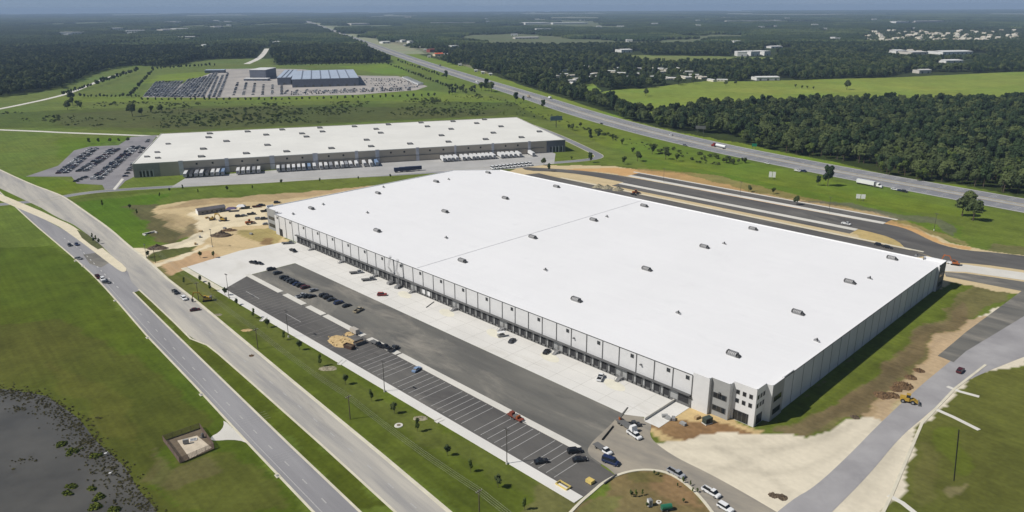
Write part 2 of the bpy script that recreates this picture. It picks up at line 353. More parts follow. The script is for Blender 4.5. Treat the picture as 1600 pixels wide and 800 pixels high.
zone([(240, 338), (262, 332), (318, 345), (330, 362), (310, 372), (285, 362)], lin(168, 148, 112), .8)
zone([(300, 330), (420, 322), (425, 350), (370, 352), (330, 372), (300, 385), (260, 390), (215, 394), (290, 378), (318, 362)], lin(218, 204, 172))
zone([(282, 372), (305, 368), (312, 352), (306, 346), (296, 355), (285, 366)], lin(120, 108, 80), .8)
zone([(370, 360), (430, 356), (440, 372), (420, 385), (400, 378), (372, 370)], lin(150, 140, 86), .8)
zone([(402, 372), (425, 372), (420, 384), (403, 382)], lin(128, 104, 74), .8)
zone([(228, 403), (248, 390), (310, 381), (300, 393), (262, 404), (240, 410)], lin(82, 92, 52), warp=False)
zone([(198, 386), (235, 387), (290, 375), (318, 362), (332, 372), (312, 383), (250, 392), (228, 403), (212, 398)], lin(220, 208, 180))
zone([(245, 412), (300, 398), (330, 392), (345, 398), (320, 412), (285, 418), (262, 432)], lin(184, 156, 120))
zone([(240, 412), (256, 410), (262, 425), (300, 430), (340, 452), (330, 470), (310, 466), (262, 440)], lin(98, 104, 54), .8)
zone([(236, 414), (262, 406), (304, 393), (320, 384), (328, 386), (306, 398), (262, 410), (245, 418)], lin(216, 202, 172))
# near corner of the site
zone([(1055, 640), (1100, 640), (1160, 668), (1200, 676), (1190, 690), (1120, 695), (1040, 688), (1010, 668), (1020, 655)], lin(190, 168, 122))
zone([(1020, 652), (1060, 655), (1120, 668), (1190, 682), (1160, 694), (1100, 694), (1060, 686), (1018, 668)], lin(130, 108, 76))
zone([(880, 800), (925, 770), (945, 752), (975, 738), (1010, 733), (1045, 738), (1080, 762), (1112, 800), (1130, 900), (850, 900)], lin(118, 104, 70))
zone([(1010, 745), (1060, 748), (1095, 790), (1060, 785), (1020, 770)], lin(146, 118, 86), .6)
zone([(890, 800), (930, 772), (960, 775), (950, 800)], lin(110, 110, 62), .8)
zone([(975, 742), (1040, 742), (1035, 758), (980, 756)], lin(96, 96, 52), .6)
# right side: lawn strip, ploughed strip, dirt
zone([(1195, 670), (1479, 438), (1560, 380), (1700, 400), (1509, 500), (1430, 575), (1380, 612), (1335, 648), (1300, 668), (1255, 677)], lin(108, 106, 66))
zone([(1195, 672), (1480, 436), (1540, 395), (1560, 410), (1430, 530), (1330, 615), (1275, 650), (1230, 668)], lin(86, 104, 48))
zone([(1210, 678), (1270, 655), (1340, 610), (1440, 525), (1509, 470), (1509, 500), (1410, 580), (1330, 648), (1262, 676)], lin(112, 102, 74), .85)
zone([(1250, 678), (1300, 670), (1345, 645), (1430, 575), (1509, 505), (1650, 440), (1700, 500), (1509, 620), (1440, 690), (1392, 775), (1376, 830), (1180, 830), (1080, 745), (1015, 695), (1060, 690)], c_sand)
zone([(1340, 640), (1430, 572), (1509, 500), (1560, 490), (1509, 560), (1440, 610), (1400, 625), (1370, 650)], lin(172, 152, 118), .9)
zone([(1380, 640), (1400, 622), (1450, 600), (1490, 560), (1470, 600), (1440, 640), (1410, 650)], lin(168, 158, 118), .8)
zone([(1492, 607), (1509, 590), (1650, 560), (1800, 800), (1370, 830), (1392, 775), (1440, 662)], lin(88, 96, 46))
zone([(1470, 660), (1509, 665), (1509, 740), (1480, 730), (1465, 700)], lin(84, 106, 42), .6)
zone([(1440, 690), (1460, 690), (1455, 770), (1430, 790), (1405, 775)], lin(100, 100, 56), .5)
zone([(1470, 758), (1509, 754), (1509, 764), (1475, 770)], lin(130, 126, 90), .7)
# yard behind the building
_p = [(p.x, p.y) for p in [UV(-450, 395), UV(-455, 470), UV(-400, 520), UV(-170, 520)] + G((1400, 346), (1420, 351), (1450, 366), (1480, 377), (1509, 385), (1700, 412), (1700, 480), (1509, 444), (1476, 440)) + [UV(-95, 395)]]
setc(inpoly(WX, WY, _p), lin(198, 180, 142))
zone([(860, 266), (960, 262), (1060, 270), (1180, 300), (1290, 322), (1400, 345), (1470, 378), (1509, 385), (1509, 392), (1420, 368), (1200, 318), (1060, 290), (950, 270)], lin(196, 158, 108))
zone([(1000, 262), (1120, 275), (1250, 305), (1400, 340), (1509, 378), (1509, 384), (1380, 345), (1180, 305), (1000, 268)], lin(150, 128, 84), .6)
zone([(1320, 352), (1395, 366), (1410, 380), (1395, 392), (1370, 392), (1340, 372)], lin(180, 160, 104), .8)
zone([(1240, 313), (1330, 316), (1400, 335), (1460, 340), (1500, 358), (1490, 372), (1460, 350), (1400, 343), (1320, 322)], lin(96, 98, 88), .7)
# low-frequency mottling of soil and grass
mot = (fbm(X, Y, 45, 21) - .5) * .30 + (fbm(X, Y, 9, 33) - .5) * .26 * (Y < 1000) + (fbm(X, Y, 3.2, 41) - .5) * .26 * (Y < 480)
light_soil = np.clip((COL[..., 0] - .25) / .35, 0, 1); mot *= (1 - .82 * light_soil)
COL *= (1 + mot)[..., None]
COL[..., 0] *= 1 + (fbm(X, Y, 70, 51) - .5) * .35 * (1 - light_soil)
gd = np.clip((COL[..., 1] / (COL[..., 0] + 1e-4) - 1.0) * 2, 0, 1) * (1 - light_soil)
COL[..., 2] *= 1 - .42 * gd * np.clip(1.6 - Y / 900, .25, 1)
COL[..., 0] *= 1 + .14 * gd
trk = random.Random(99)
def track(px, w_, k):
    L = cut_line(chaikin(G(*px), 2), 2.0); A = np.array([(p.x, p.y) for p in L])
    x0_, y0_ = A.min(0) - 6; x1_, y1_ = A.max(0) + 6
    jx = np.where((gx > x0_) & (gx < x1_))[0]; jy = np.where((gy > y0_) & (gy < y1_))[0]
    if not len(jx) or not len(jy): return
    sx_ = X[np.ix_(jy, jx)]; sy_ = Y[np.ix_(jy, jx)]; d = np.full(sx_.shape, 1e9)
    for a in A: d = np.minimum(d, np.hypot(sx_ - a[0], sy_ - a[1]))
    f = np.exp(-(d / w_) ** 2) * (.5 + .8 * vnoise(sx_, sy_, 7, 5)); COL[np.ix_(jy, jx)] *= (1 - k * f)[..., None]
for px in ([(1060, 700), (1150, 700), (1260, 700), (1340, 660), (1420, 605)], [(1050, 712), (1140, 735), (1240, 740), (1300, 715), (1380, 655)], [(1100, 745), (1170, 720), (1250, 690), (1330, 665)], [(1120, 700), (1180, 725), (1230, 770)], [(1040, 690), (1080, 680), (1130, 690), (1180, 688)], [(1290, 800), (1340, 760), (1400, 690)], [(1330, 800), (1370, 745), (1420, 680)],
           [(215, 395), (260, 388), (300, 372), (330, 352), (380, 345), (430, 335)], [(230, 398), (290, 380), (340, 350), (320, 335), (290, 328)], [(300, 372), (350, 385), (400, 388)], [(330, 360), (390, 362), (430, 365)], [(250, 325), (330, 312), (430, 300), (560, 285)], [(860, 275), (930, 283), (985, 290)], [(1330, 365), (1390, 375), (1395, 390)], [(1300, 655), (1380, 600), (1470, 530)], [(1330, 640), (1420, 570), (1500, 505)], [(1240, 660), (1340, 600), (1450, 510), (1530, 450)], [(1270, 668), (1360, 605), (1470, 510)],
           [(100, 600), (170, 640), (220, 690), (250, 760)], [(120, 590), (200, 640), (245, 690)], [(480, 590), (600, 690), (740, 790)], [(500, 585), (640, 690), (790, 795)]):
    track(px, trk.uniform(1.2, 2.4), trk.uniform(.10, .2))
ny, nx = X.shape
idx = np.arange(nx * ny).reshape(ny, nx)
F = np.stack([idx[:-1, :-1], idx[:-1, 1:], idx[1:, 1:], idx[1:, :-1]], -1).reshape(-1, 4)
me = bpy.data.meshes.new('ground'); V = np.stack([X, Y, np.zeros_like(X)], -1).reshape(-1, 3)
me.vertices.add(len(V)); me.vertices.foreach_set('co', V.ravel()); me.loops.add(F.size); me.loops.foreach_set('vertex_index', F.ravel())
me.polygons.add(len(F)); me.polygons.foreach_set('loop_start', np.arange(0, F.size, 4)); me.polygons.foreach_set('loop_total', np.full(len(F), 4)); me.update()
ca = me.attributes.new('soil', 'FLOAT_COLOR', 'POINT'); ca.data.foreach_set('color', np.concatenate([COL.reshape(-1, 3), (1 - .65 * light_soil).reshape(-1, 1)], 1).ravel())
gm = bpy.data.materials.new('ground_soil_and_grass'); gm.use_nodes = True; t = gm.node_tree; n = t.nodes; b = n['Principled BSDF']; b.inputs['Roughness'].default_value = .95; b.inputs['Specular IOR Level'].default_value = .1
an = n.new('ShaderNodeAttribute'); an.attribute_name = 'soil'; ge = n.new('ShaderNodeNewGeometry')
def noise(sc, de): k = n.new('ShaderNodeTexNoise'); k.inputs['Scale'].default_value = sc; k.inputs['Detail'].default_value = de; t.links.new(ge.outputs['Position'], k.inputs['Vector']); return k
n1 = noise(.6, 6); n2 = noise(.08, 5)
m1 = n.new('ShaderNodeMapRange'); m1.inputs[1].default_value = .3; m1.inputs[2].default_value = .7; m1.inputs[3].default_value = .87; m1.inputs[4].default_value = 1.13; t.links.new(n1.outputs['Fac'], m1.inputs[0])
m2 = n.new('ShaderNodeMapRange'); m2.inputs[1].default_value = .3; m2.inputs[2].default_value = .7; m2.inputs[3].default_value = .86; m2.inputs[4].default_value = 1.14; t.links.new(n2.outputs['Fac'], m2.inputs[0])
mm = n.new('ShaderNodeMath'); mm.operation = 'MULTIPLY'; t.links.new(m1.outputs[0], mm.inputs[0]); t.links.new(m2.outputs[0], mm.inputs[1])
mp = n.new('ShaderNodeMapping'); mp.vector_type = 'TEXTURE'; mp.inputs['Rotation'].default_value = (0, 0, R(-49.6)); mp.inputs['Scale'].default_value = (26, 1.1, 1); t.links.new(ge.outputs['Position'], mp.inputs[0])
n3 = n.new('ShaderNodeTexNoise'); n3.inputs['Scale'].default_value = .55; n3.inputs['Detail'].default_value = 3; t.links.new(mp.outputs[0], n3.inputs['Vector'])
m3_ = n.new('ShaderNodeMapRange'); m3_.inputs[1].default_value = .35; m3_.inputs[2].default_value = .65; m3_.inputs[3].default_value = .92; m3_.inputs[4].default_value = 1.08; t.links.new(n3.outputs['Fac'], m3_.inputs[0])
mm3 = n.new('ShaderNodeMath'); mm3.operation = 'MULTIPLY'; t.links.new(mm.outputs[0], mm3.inputs[0]); t.links.new(m3_.outputs[0], mm3.inputs[1]); mm = mm3
sb = n.new('ShaderNodeMath'); sb.operation = 'SUBTRACT'; sb.inputs[1].default_value = 1; t.links.new(mm.outputs[0], sb.inputs[0]); fm = n.new('ShaderNodeMath'); fm.operation = 'MULTIPLY_ADD'; fm.inputs[2].default_value = 1; t.links.new(sb.outputs[0], fm.inputs[0]); t.links.new(an.outputs['Alpha'], fm.inputs[1]); mm = fm
vm = n.new('ShaderNodeVectorMath'); vm.operation = 'SCALE'; t.links.new(an.outputs['Color'], vm.inputs[0]); t.links.new(mm.outputs[0], vm.inputs['Scale']); t.links.new(vm.outputs[0], b.inputs['Base Color'])
bp = n.new('ShaderNodeBump'); bp.inputs['Strength'].default_value = .25; bp.inputs['Distance'].default_value = .3; t.links.new(n1.outputs['Fac'], bp.inputs['Height']); t.links.new(bp.outputs[0], b.inputs['Normal'])
me.materials.append(gm); go = bpy.data.objects.new('ground', me); C.objects.link(go); go['kind'] = 'structure'

# ------------------------------------------------------------------ pond
pond = chaikin(G((-500, 560), (60, 610), (95, 634), (125, 655), (150, 690), (180, 715), (200, 735), (215, 765), (240, 790), (255, 820), (300, 900), (-500, 900)), 2)
poly_mesh('pond', pond, .03, M_water)

# ------------------------------------------------------------------ boulevard
def UL(*p): return [UV(u, v) for u, v in p]
ZR = .05
nearL = chaikin(G((-400, 150), (-40, 262), (40, 340), (91, 383), (120, 408), (155, 440), (230, 527)), 2) + G((300, 600), (392, 700), (487, 800), (640, 961))
nearR = G((750, 985), (560, 800), (455, 700), (352, 600), (255, 505), (207, 457), (190, 437), (190, 426)) + chaikin(G((190, 426), (155, 399), (128, 379), (105, 362), (91, 354), (60, 338), (0, 300), (-400, 128)), 2)
poly_mesh('near_carriageway', nearL + nearR, ZR, M_road)
farR = chaikin(G((-400, 85), (-60, 236), (40, 285), (91, 303), (107, 312), (138, 334), (171, 357), (202, 385), (229, 405), (262, 436)), 2) + G((305, 469), (384, 535), (462, 600), (600, 714), (702, 800), (860, 940))
farL = G((800, 962), (620, 800), (510, 700), (397, 600), (342, 552)) + chaikin(G((342, 552), (325, 538), (299, 529), (275, 505)), 2) + G((240, 472), (216, 451), (205, 440), (200, 425)) + chaikin(G((200, 425), (170, 395), (152, 378), (128, 360), (112, 349), (91, 341), (50, 316), (-400, 110)), 2)
poly_mesh('far_carriageway', farR + farL, ZR + .012, M_road_dusty)
poly_mesh('crossover', G((168, 425), (190, 446), (207, 458), (223, 452), (262, 476), (236, 420), (206, 398), (190, 405)), ZR - .01, M_road)
mb = MB()
ribbon_into(mb, nearL, 0, .7, 0, .17, M_kerb)
k = nearR[:6]; ribbon_into(mb, k, -.7, 0, 0, .17, M_kerb)
k = farL[:5] + farL[5:]; ribbon_into(mb, farL[:len(farL) - 12], 0, .7, 0, .17, M_kerb) if False else None
fl = G((800, 962), (620, 800), (510, 700), (397, 600), (342, 552), (325, 539), (299, 529), (275, 505), (240, 472), (218, 452)); ribbon_into(mb, fl, 0, .7, 0, .17, M_kerb)
ribbon_into(mb, farR, -.6, .6, 0, .17, M_kerb)
o = mb.build('road_kerb'); o['kind'] = 'structure'
# painted concrete separator
sepm = chaikin(G((-100, 262), (60, 328), (91, 343), (110, 351), (128, 363), (150, 379), (172, 398), (198, 418), (197, 425), (189, 425), (166, 408), (140, 388), (121, 374), (100, 359), (91, 353), (50, 334), (-100, 272)), 1, True)
poly_mesh('median', sepm, .16, mat('tan_concrete', lin(214, 204, 178), .9, var=.06, scale=.2, space='World'))
poly_mesh('planted_median', G((120, 359), (136, 366), (150, 377), (162, 387), (153, 390), (142, 383), (128, 372)), .175, mat('planted_soil', lin(84, 88, 50), .95, scale=.6, var=.25, space='World'))
edge = MB(); L = sepm + [sepm[0]]; n_ = len(L); edge.add([(p.x, p.y, 0) for p in L] + [(p.x, p.y, .159) for p in L], [(i, i + 1, n_ + i + 1, n_ + i) for i in range(n_ - 1)], M_kerb); o = edge.build('median_kerb'); o['kind'] = 'structure'
mb = MB()
cl = G((230, 508), (300, 583), (392, 682), (470, 765), (560, 860)); 
ctr = [a.lerp(b_, .5) for a, b_ in zip(G((207, 500), (300, 600), (392, 700), (487, 800), (560, 876)), G((230, 480), (352, 600), (455, 700), (560, 800), (640, 875)))]
edgeL = G((170, 450), (300, 588), (392, 688), (500, 800), (560, 862))
dashes_into(mb, ctr, 0, .35, 3, 9, ZR + .03, M_paint_worn)
ribbon_into(mb, offs(G((155, 440), (230, 527), (300, 600), (392, 700), (487, 800), (640, 961)), 0), 2.0, 2.25, ZR + .03, ZR + .03, M_paint_worn)
ctr2 = [a.lerp(b_, .45) for a, b_ in zip(G((275, 505), (397, 600), (510, 700), (620, 800)), G((320, 482), (462, 600), (580, 696), (702, 800)))]
dashes_into(mb, ctr2, 0, .35, 3, 9, ZR + .04, M_paint_worn)
# rumble lines of the crossing
for cx_, cy_ in ((392, 653), (440, 712)):
    a0 = at(cx_ - 22, cy_ + 4); b0 = at(cx_ + 22, cy_ - 10)
    for k in range(4):
        d = (at(cx_ + 8, cy_ + 9) - at(cx_, cy_)) * (.35 * k); mb.quad(*[(p.x, p.y, ZR + .03) for p in (a0 + d, a0 + d + Vector((.25, .1, 0)), b0 + d + Vector((.25, .1, 0)), b0 + d)][::-1], M_paint_worn)
dashes_into(mb, G((100, 372), (128, 392), (160, 425), (190, 455)), 0, .3, 3, 5, ZR + .03, M_paint)
o = mb.build('road_markings'); o['kind'] = 'structure'
# driveway to the lift station
poly_mesh('driveway', chaikin(G((349, 655), (372, 678), (390, 697), (382, 690), (362, 687), (336, 689), (329, 687), (330, 682), (342, 676), (350, 666)), 1, True), .07, M_conc)
# patched lighter and darker asphalt
poly_mesh('asphalt_patch', G((130, 398), (150, 395), (172, 410), (158, 418), (140, 412)), ZR + .02, M_asph_lot)

# ------------------------------------------------------------------ truck court and car parks (u,v frame)
poly_mesh('truck_court', [UV(*p) for p in ((-398.5, 141), (-350, 141.2), (-361.5, 159.4), (-361.5, 186.3), (-133, 186.3), (-127, 190), (-121.5, 206.4), (-395, 206.4), (-402, 200), (-405, 175))], .06, M_conc_new)
poly_mesh('court_strip_kerb', [UV(*p) for p in ((-351, 137), (-114, 137), (-114, 141), (-351, 141))], .16, M_conc_new)
ik = chaikin(G((880, 815), (908, 785), (925, 771), (945, 753), (975, 739), (1010, 734), (1045, 739), (1080, 763), (1110, 797), (1150, 860)), 2)
ik_mid = min(range(len(ik)), key=lambda i: (ik[i] - at(960, 745)).length); ik_lo = min(range(len(ik)), key=lambda i: (ik[i] - at(912, 781)).length)
poly_mesh('outer_car_park', [UV(-351, 141.1), UV(-114, 141.1)] + ik[ik_lo:ik_mid + 1] + [at(938, 727), UV(-132, 158.2), UV(-361, 158.2)], .065, M_asph_dark)
poly_mesh('inner_car_park', [UV(-361, 158.2), UV(-132, 158.2), at(938, 727), at(975, 700), at(1005, 662), at(977, 648.5), UV(-361, 186.2)], .07, M_asph_lot)
mb = MB()
def slab(mb, u0, u1, v0, v1, z0, z1, m):
    p = [UV(u0, v0), UV(u1, v0), UV(u1, v1), UV(u0, v1)]
    mb.add([(q.x, q.y, z0) for q in p] + [(q.x, q.y, z1) for q in p], [(4, 5, 6, 7), (0, 1, 5, 4), (1, 2, 6, 5), (2, 3, 7, 6), (3, 0, 4, 7)], m)
for a_, b_ in ((-363, -326.5), (-322, -303.5), (-300, -286), (-284.5, -253), (-249, -228), (-227, -131)): slab(mb, a_, b_, 157.5, 160.4, 0, .21, M_conc)
slab(mb, -351, -184, 137.1, 139.9, 0, .2, M_conc_new); slab(mb, -182, -114, 137.1, 139.9, 0, .2, M_conc_new)
slab(mb, -398, -351, 137.6, 140.6, 0, .2, M_kerb)
o = mb.build('lot_kerb_island'); o['kind'] = 'structure'
mb = MB()
u = -232.0; k = 0
while u < -126:
    if k % 7 != 6:
        p = [UV(u, 142), UV(u + .22, 142), UV(u + .22, 157), UV(u, 157)]; mb.quad(*[(q.x, q.y, .085) for q in p], M_paint_worn)
    u += 3.3; k += 1
M_faded = mat('faded_paint', lin(134, 132, 128), .8, space='World')
u = -345.0
while u < -235:
    p = [UV(u, 142), UV(u + .2, 142), UV(u + .2, 157), UV(u, 157)]; mb.quad(*[(q.x, q.y, .085) for q in p], M_faded); u += 3.3 if rnd.random() < .8 else 9.9
for u in (-340, -300, -262):
    p = [UV(u, 147), UV(u + 14, 147), UV(u + 14, 147.3), UV(u, 147.3)]; mb.quad(*[(q.x, q.y, .085) for q in p], M_paint_worn)
for v in (171, 176):
    pass
o = mb.build('parking_bay_lines'); o['kind'] = 'structure'
# expansion joints of the court
mb = MB(); M_jt = mat('court_joint', lin(186, 184, 176), .9, space='World')
for v in (192, 199): p = [UV(-395, v), UV(-124, v), UV(-124, v + .15), UV(-395, v + .15)]; mb.quad(*[(q.x, q.y, .075) for q in p], M_jt)
for k in range(22):
    u = -390 + 12.2 * k; p = [UV(u, 187), UV(u + .15, 187), UV(u + .15, 206), UV(u, 206)]; mb.quad(*[(q.x, q.y, .078) for q in p], M_jt)
M_stain = mat('damp_patch', lin(217, 213, 196), .9, var=.06, scale=.2, space='World')
for u in (-183.5, -216, -248.5, -281, -150.5):
    p = chaikin([UV(u - 3, 204), UV(u + 5, 203), UV(u + 8, 199), UV(u + 2, 197), UV(u - 4, 200)], 2, True)
    P = [(q.x, q.y, .082) for q in p]; mb.add(P, [tuple(range(len(P)))], M_stain)
o = mb.build('court_joints'); o['kind'] = 'structure'
# construction drive
M_drive = mat('dusty_drive', lin(160, 152, 137), .95, scale=.14, col2=lin(134, 129, 120), space='World', stretch=(3, 1, 1, R(-40)))
drive = [at(977, 648)] + chaikin(G((977, 648), (1008, 652), (1019, 662), (1014, 682), (1032, 699), (1060, 717), (1100, 736), (1150, 763), (1210, 798), (1330, 870)), 2)[1:] + [at(1200, 900)] + ik[ik_mid:][::-1] + chaikin(G((950, 732), (938, 724), (915, 708), (925, 690), (950, 668), (962, 655)), 2)
poly_mesh('site_drive', drive, .075, M_drive)
edge_band('island_kerb', ik, -.2, .7, 0, .2, M_kerb)
# sand pad is raw ground; gravel road crossing it
rd2 = chaikin(G((1180, 830), (1238, 780), (1272, 762), (1330, 708), (1370, 666), (1432, 608), (1472, 575), (1509, 545), (1640, 470), (1700, 520), (1509, 592), (1480, 620), (1440, 655), (1405, 684), (1358, 742), (1302, 798), (1250, 850)), 2, True)
poly_mesh('gravel_road', rd2, .04, mat('gravel_road', lin(162, 160, 160), .95, scale=.06, col2=lin(142, 140, 141), space='World', bump=.3, bscale=2))
poly_mesh('asphalt_apron', G((1465, 556), (1488, 537), (1509, 519), (1600, 452), (1640, 470), (1509, 549), (1490, 566)), .06, M_asph_lot)
mb = MB()
for pts in (G((1388, 774), (1410, 786), (1440, 810)), G((1463, 640), (1490, 652), (1530, 672)), G((1480, 604), (1500, 612), (1530, 620))): ribbon_into(mb, pts, -.8, .8, 0, .12, M_conc)
ribbon_into(mb, G((1370, 820), (1392, 775), (1440, 662), (1492, 607), (1540, 570)), -.5, .4, 0, .15, M_kerb)
o = mb.build('pavement'); o['kind'] = 'structure'
# trailer yard behind the warehouse
poly_mesh('rear_truck_court', [UV(*p) for p in ((-412, 397.2), (-95, 397.2), (-105, 438.8), (-405, 438.8))], .05, M_conc)
ya = [(-415, 432), (-150, 439), (-120, 439), (-116, 446), (-125, 450.5), (-405, 450.5), (-425, 452), (-430, 440)]
poly_mesh('yard_lane', [UV(*p) for p in ya], .07, M_asph_dark)
yb = chaikin([UV(*p) for p in ((-440, 452), (-420, 466), (-395, 474), (-362, 475), (-180, 474), (-150, 471), (-138, 464), (-130, 452))] + G((1421, 390), (1440, 396), (1478, 410), (1509, 411), (1560, 416), (1750, 445), (1750, 418), (1560, 395), (1509, 391.5), (1475, 384), (1452, 375), (1430, 363.5), (1410, 355.5), (1380, 349)) + [UV(*p) for p in ((-180, 494.5), (-362, 494.5), (-400, 488), (-430, 474), (-455, 460))], 1, True)
poly_mesh('yard_road', yb, .08, M_asph_dark)
poly_mesh('side_road', G((1475, 425), (1509, 427), (1700, 455), (1700, 475), (1509, 438), (1478, 432)), .08, M_asph_lot)
poly_mesh('side_pavement', G((1470, 412), (1509, 413.5), (1700, 440), (1700, 452), (1509, 425), (1474, 424)), .07, M_conc)
mb = MB()
def flat(mb, u0, u1, v0, v1, z, m): p = [UV(u0, v0), UV(u1, v0), UV(u1, v1), UV(u0, v1)]; mb.quad(*[(q.x, q.y, z) for q in p], m)
flat(mb, -352, -165, 459, 467.5, .085, M_asph_dark); flat(mb, -364, -158, 500.6, 511.5, .085, M_asph_dark); flat(mb, -352, -165, 472.6, 476, .082, M_asph_dark)
o = mb.build('trailer_row'); o['kind'] = 'structure'
mb = MB(); slab(mb, -352, -165, 467.5, 472.6, 0, .2, M_conc); slab(mb, -364, -158, 495.5, 500.6, 0, .2, M_conc); slab(mb, -370, -155, 511.5, 513.6, 0, .2, M_conc); slab(mb, -400, -120, 451, 453, 0, .18, M_kerb)
o = mb.build('yard_kerb_island'); o['kind'] = 'structure'

# ------------------------------------------------------------------ roads round the second warehouse
mb = MB(); ZB = .06
def roadpx(name, pts, w_, m, z=ZB, kerb=0, wd=None, n=2):
    L = chaikin(G(*pts), n); mb = MB(); ribbon_into(mb, L, w_ / 2, -w_ / 2, z, z, m)
    if kerb: ribbon_into(mb, L, w_ / 2 + .4, w_ / 2, 0, z + .1, M_kerb); ribbon_into(mb, L, -w_ / 2, -w_ / 2 - .4, 0, z + .1, M_kerb)
    o = mb.build(name); o['kind'] = 'structure'; return L
roadpx('ring_road', [(-300, 345), (60, 315), (91, 309), (130, 302), (180, 297), (320, 289), (420, 283), (560, 276), (650, 271), (720, 266), (800, 260), (860, 255), (920, 250), (940, 245), (925, 237), (890, 220), (850, 203), (812, 190)], 8, M_hwy, kerb=1)
poly_mesh('second_truck_court', G((268, 292), (292, 277), (480, 262), (700, 245), (845, 232), (868, 240), (866, 256), (800, 264), (690, 268), (560, 277), (400, 287)), .07, mat('aged_concrete', lin(170, 169, 166), .9, var=.08, scale=.05, space='World'))
roadpx('back_road', [(-300, 192), (60, 205), (91, 207), (160, 209.5), (250, 213)], 7, M_conc, kerb=0)
cp = G((91, 259), (116, 235), (140, 229), (185, 227), (205, 214), (246, 211), (238, 222), (208, 262), (214, 274), (196, 283), (182, 297), (164, 297), (160, 289), (120, 287), (112, 276), (60, 276), (40, 276))
poly_mesh('office_car_park', cp, .075, mat('worn_asphalt', lin(142, 140, 142), .9, scale=.05, col2=lin(124, 122, 125), space='World'))
poly_mesh('walkway', G((176, 296), (180, 297), (194, 280), (190, 279)), .1, M_conc)

# ------------------------------------------------------------------ highway
hy_u = [(1700, 328), (1509, 290), (1420, 274.5), (1295, 252), (1177, 232), (1062, 213), (975, 190), (887, 160), (820, 141), (770, 127), (736, 117), (692, 105), (640, 87.5), (600, 74), (575, 66), (551, 56), (530, 49.5), (507, 40.5), (485, 33.6), (470, 30)]
hy_l = [(1700, 352), (1509, 317), (1345, 290), (1295, 280), (1182, 259), (1100, 238.5), (1000, 212.5), (925, 191), (845, 165), (810, 152), (764, 136), (720, 123), (680, 110), (640, 97), (617, 87.5), (590, 76.5), (560, 66.5), (537, 57.5), (512, 48), (488, 39), (473, 33.2)]
def arc(line, n):
    P = [Vector(p) for p in line]; s = [0]
    for a, b_ in zip(P[:-1], P[1:]): s.append(s[-1] + (b_ - a).length)
    out = []
    for k in range(n):
        d = s[-1] * k / (n - 1); i = max(j for j in range(len(s)) if s[j] <= d + 1e-6); i = min(i, len(P) - 2)
        out.append(P[i].lerp(P[i + 1], (d - s[i]) / max(1e-6, s[i + 1] - s[i])))
    return out
near_h = [p for p in G(*[(q[0], q[1] - 0.0) for q in hy_l]) if p.y < 3200]; near_u = [p for p in G(*hy_u) if p.y < 3200]
# centre line from both edges, world-smoothed, constant width
def yint(line, y):
    for a, b_ in zip(line[:-1], line[1:]):
        if (a.y - y) * (b_.y - y) <= 0 and a.y != b_.y: return a.x + (b_.x - a.x) * (y - a.y) / (b_.y - a.y)
    return None
Lg = G(*hy_l); Ug = G(*hy_u); ys = [430, 520, 620, 760, 950, 1200, 1600, 2100, 2800, 3600, 5000, 7000]
HWL = []
for y in ys:
    a, b_ = yint(Lg, y), yint(Ug, y)
    if a is not None and b_ is not None: HWL.append(Vector(((a + b_) / 2, y, 0)))
d0 = (HWL[0] - HWL[1]).normalized(); HWL = [HWL[0] + d0 * 900] + HWL
HWL = HWL + [HWL[-1] + (HWL[-1] - HWL[-2]).normalized() * 6000]
HW = chaikin(HWL, 3)
mb = MB(); ribbon_into(mb, HW, -22, 22, .1, .1, M_hwy); o = mb.build('highway'); o['kind'] = 'structure'
mb = MB()
HN = cut_line(HW, 60)
for d in (-20.2, -4.2, 4.2, 20.2): ribbon_into(mb, HW, d - .28, d + .28, .13, .13, M_paint if abs(d) > 10 else M_paintY)
NEARH = [p for p in HW if p.y < 2200]
M_shoulder = mat('shoulder_asphalt', lin(160, 160, 158), .9, var=.06, scale=.05, space='World')
ribbon_into(mb, HW, -21.9, -20.5, .12, .12, M_shoulder); ribbon_into(mb, HW, 20.5, 21.9, .12, .12, M_shoulder); ribbon_into(mb, HW, .35, 3.9, .115, .115, M_shoulder); ribbon_into(mb, HW, -3.9, -.35, .115, .115, M_shoulder)
for d in (-16.4, -12.6, -8.8, 8.8, 12.6, 16.4): dashes_into(mb, NEARH, d, .42, 4, 8, .13, M_paint)
o = mb.build('lane_markings'); o['kind'] = 'structure'
mb = MB(); ribbon_into(mb, HW, -.3, .3, .1, .95, mat('aged_barrier', lin(150, 150, 148), .9)); o = mb.build('median_barrier'); tag(o, 'long concrete barrier down the middle of the highway', 'barrier')
# guard verge road on the far left and the auction lot
roadpx('lane', [(-100, 190), (91, 152), (130, 137), (165, 122), (200, 112)], 9, M_conc)
roadpx('country_road', [(385, 100), (404, 92), (412, 84), (417, 76)], 16, M_conc)
poly_mesh('auction_lot', G((222, 152), (262, 139), (320, 118), (345, 108), (400, 107), (470, 108), (560, 118), (622, 119), (668, 135), (650, 141), (560, 148), (340, 153)), .12, mat('auction_gravel', lin(176, 170, 162), .9, scale=.02, col2=lin(152, 148, 144), space='World'))

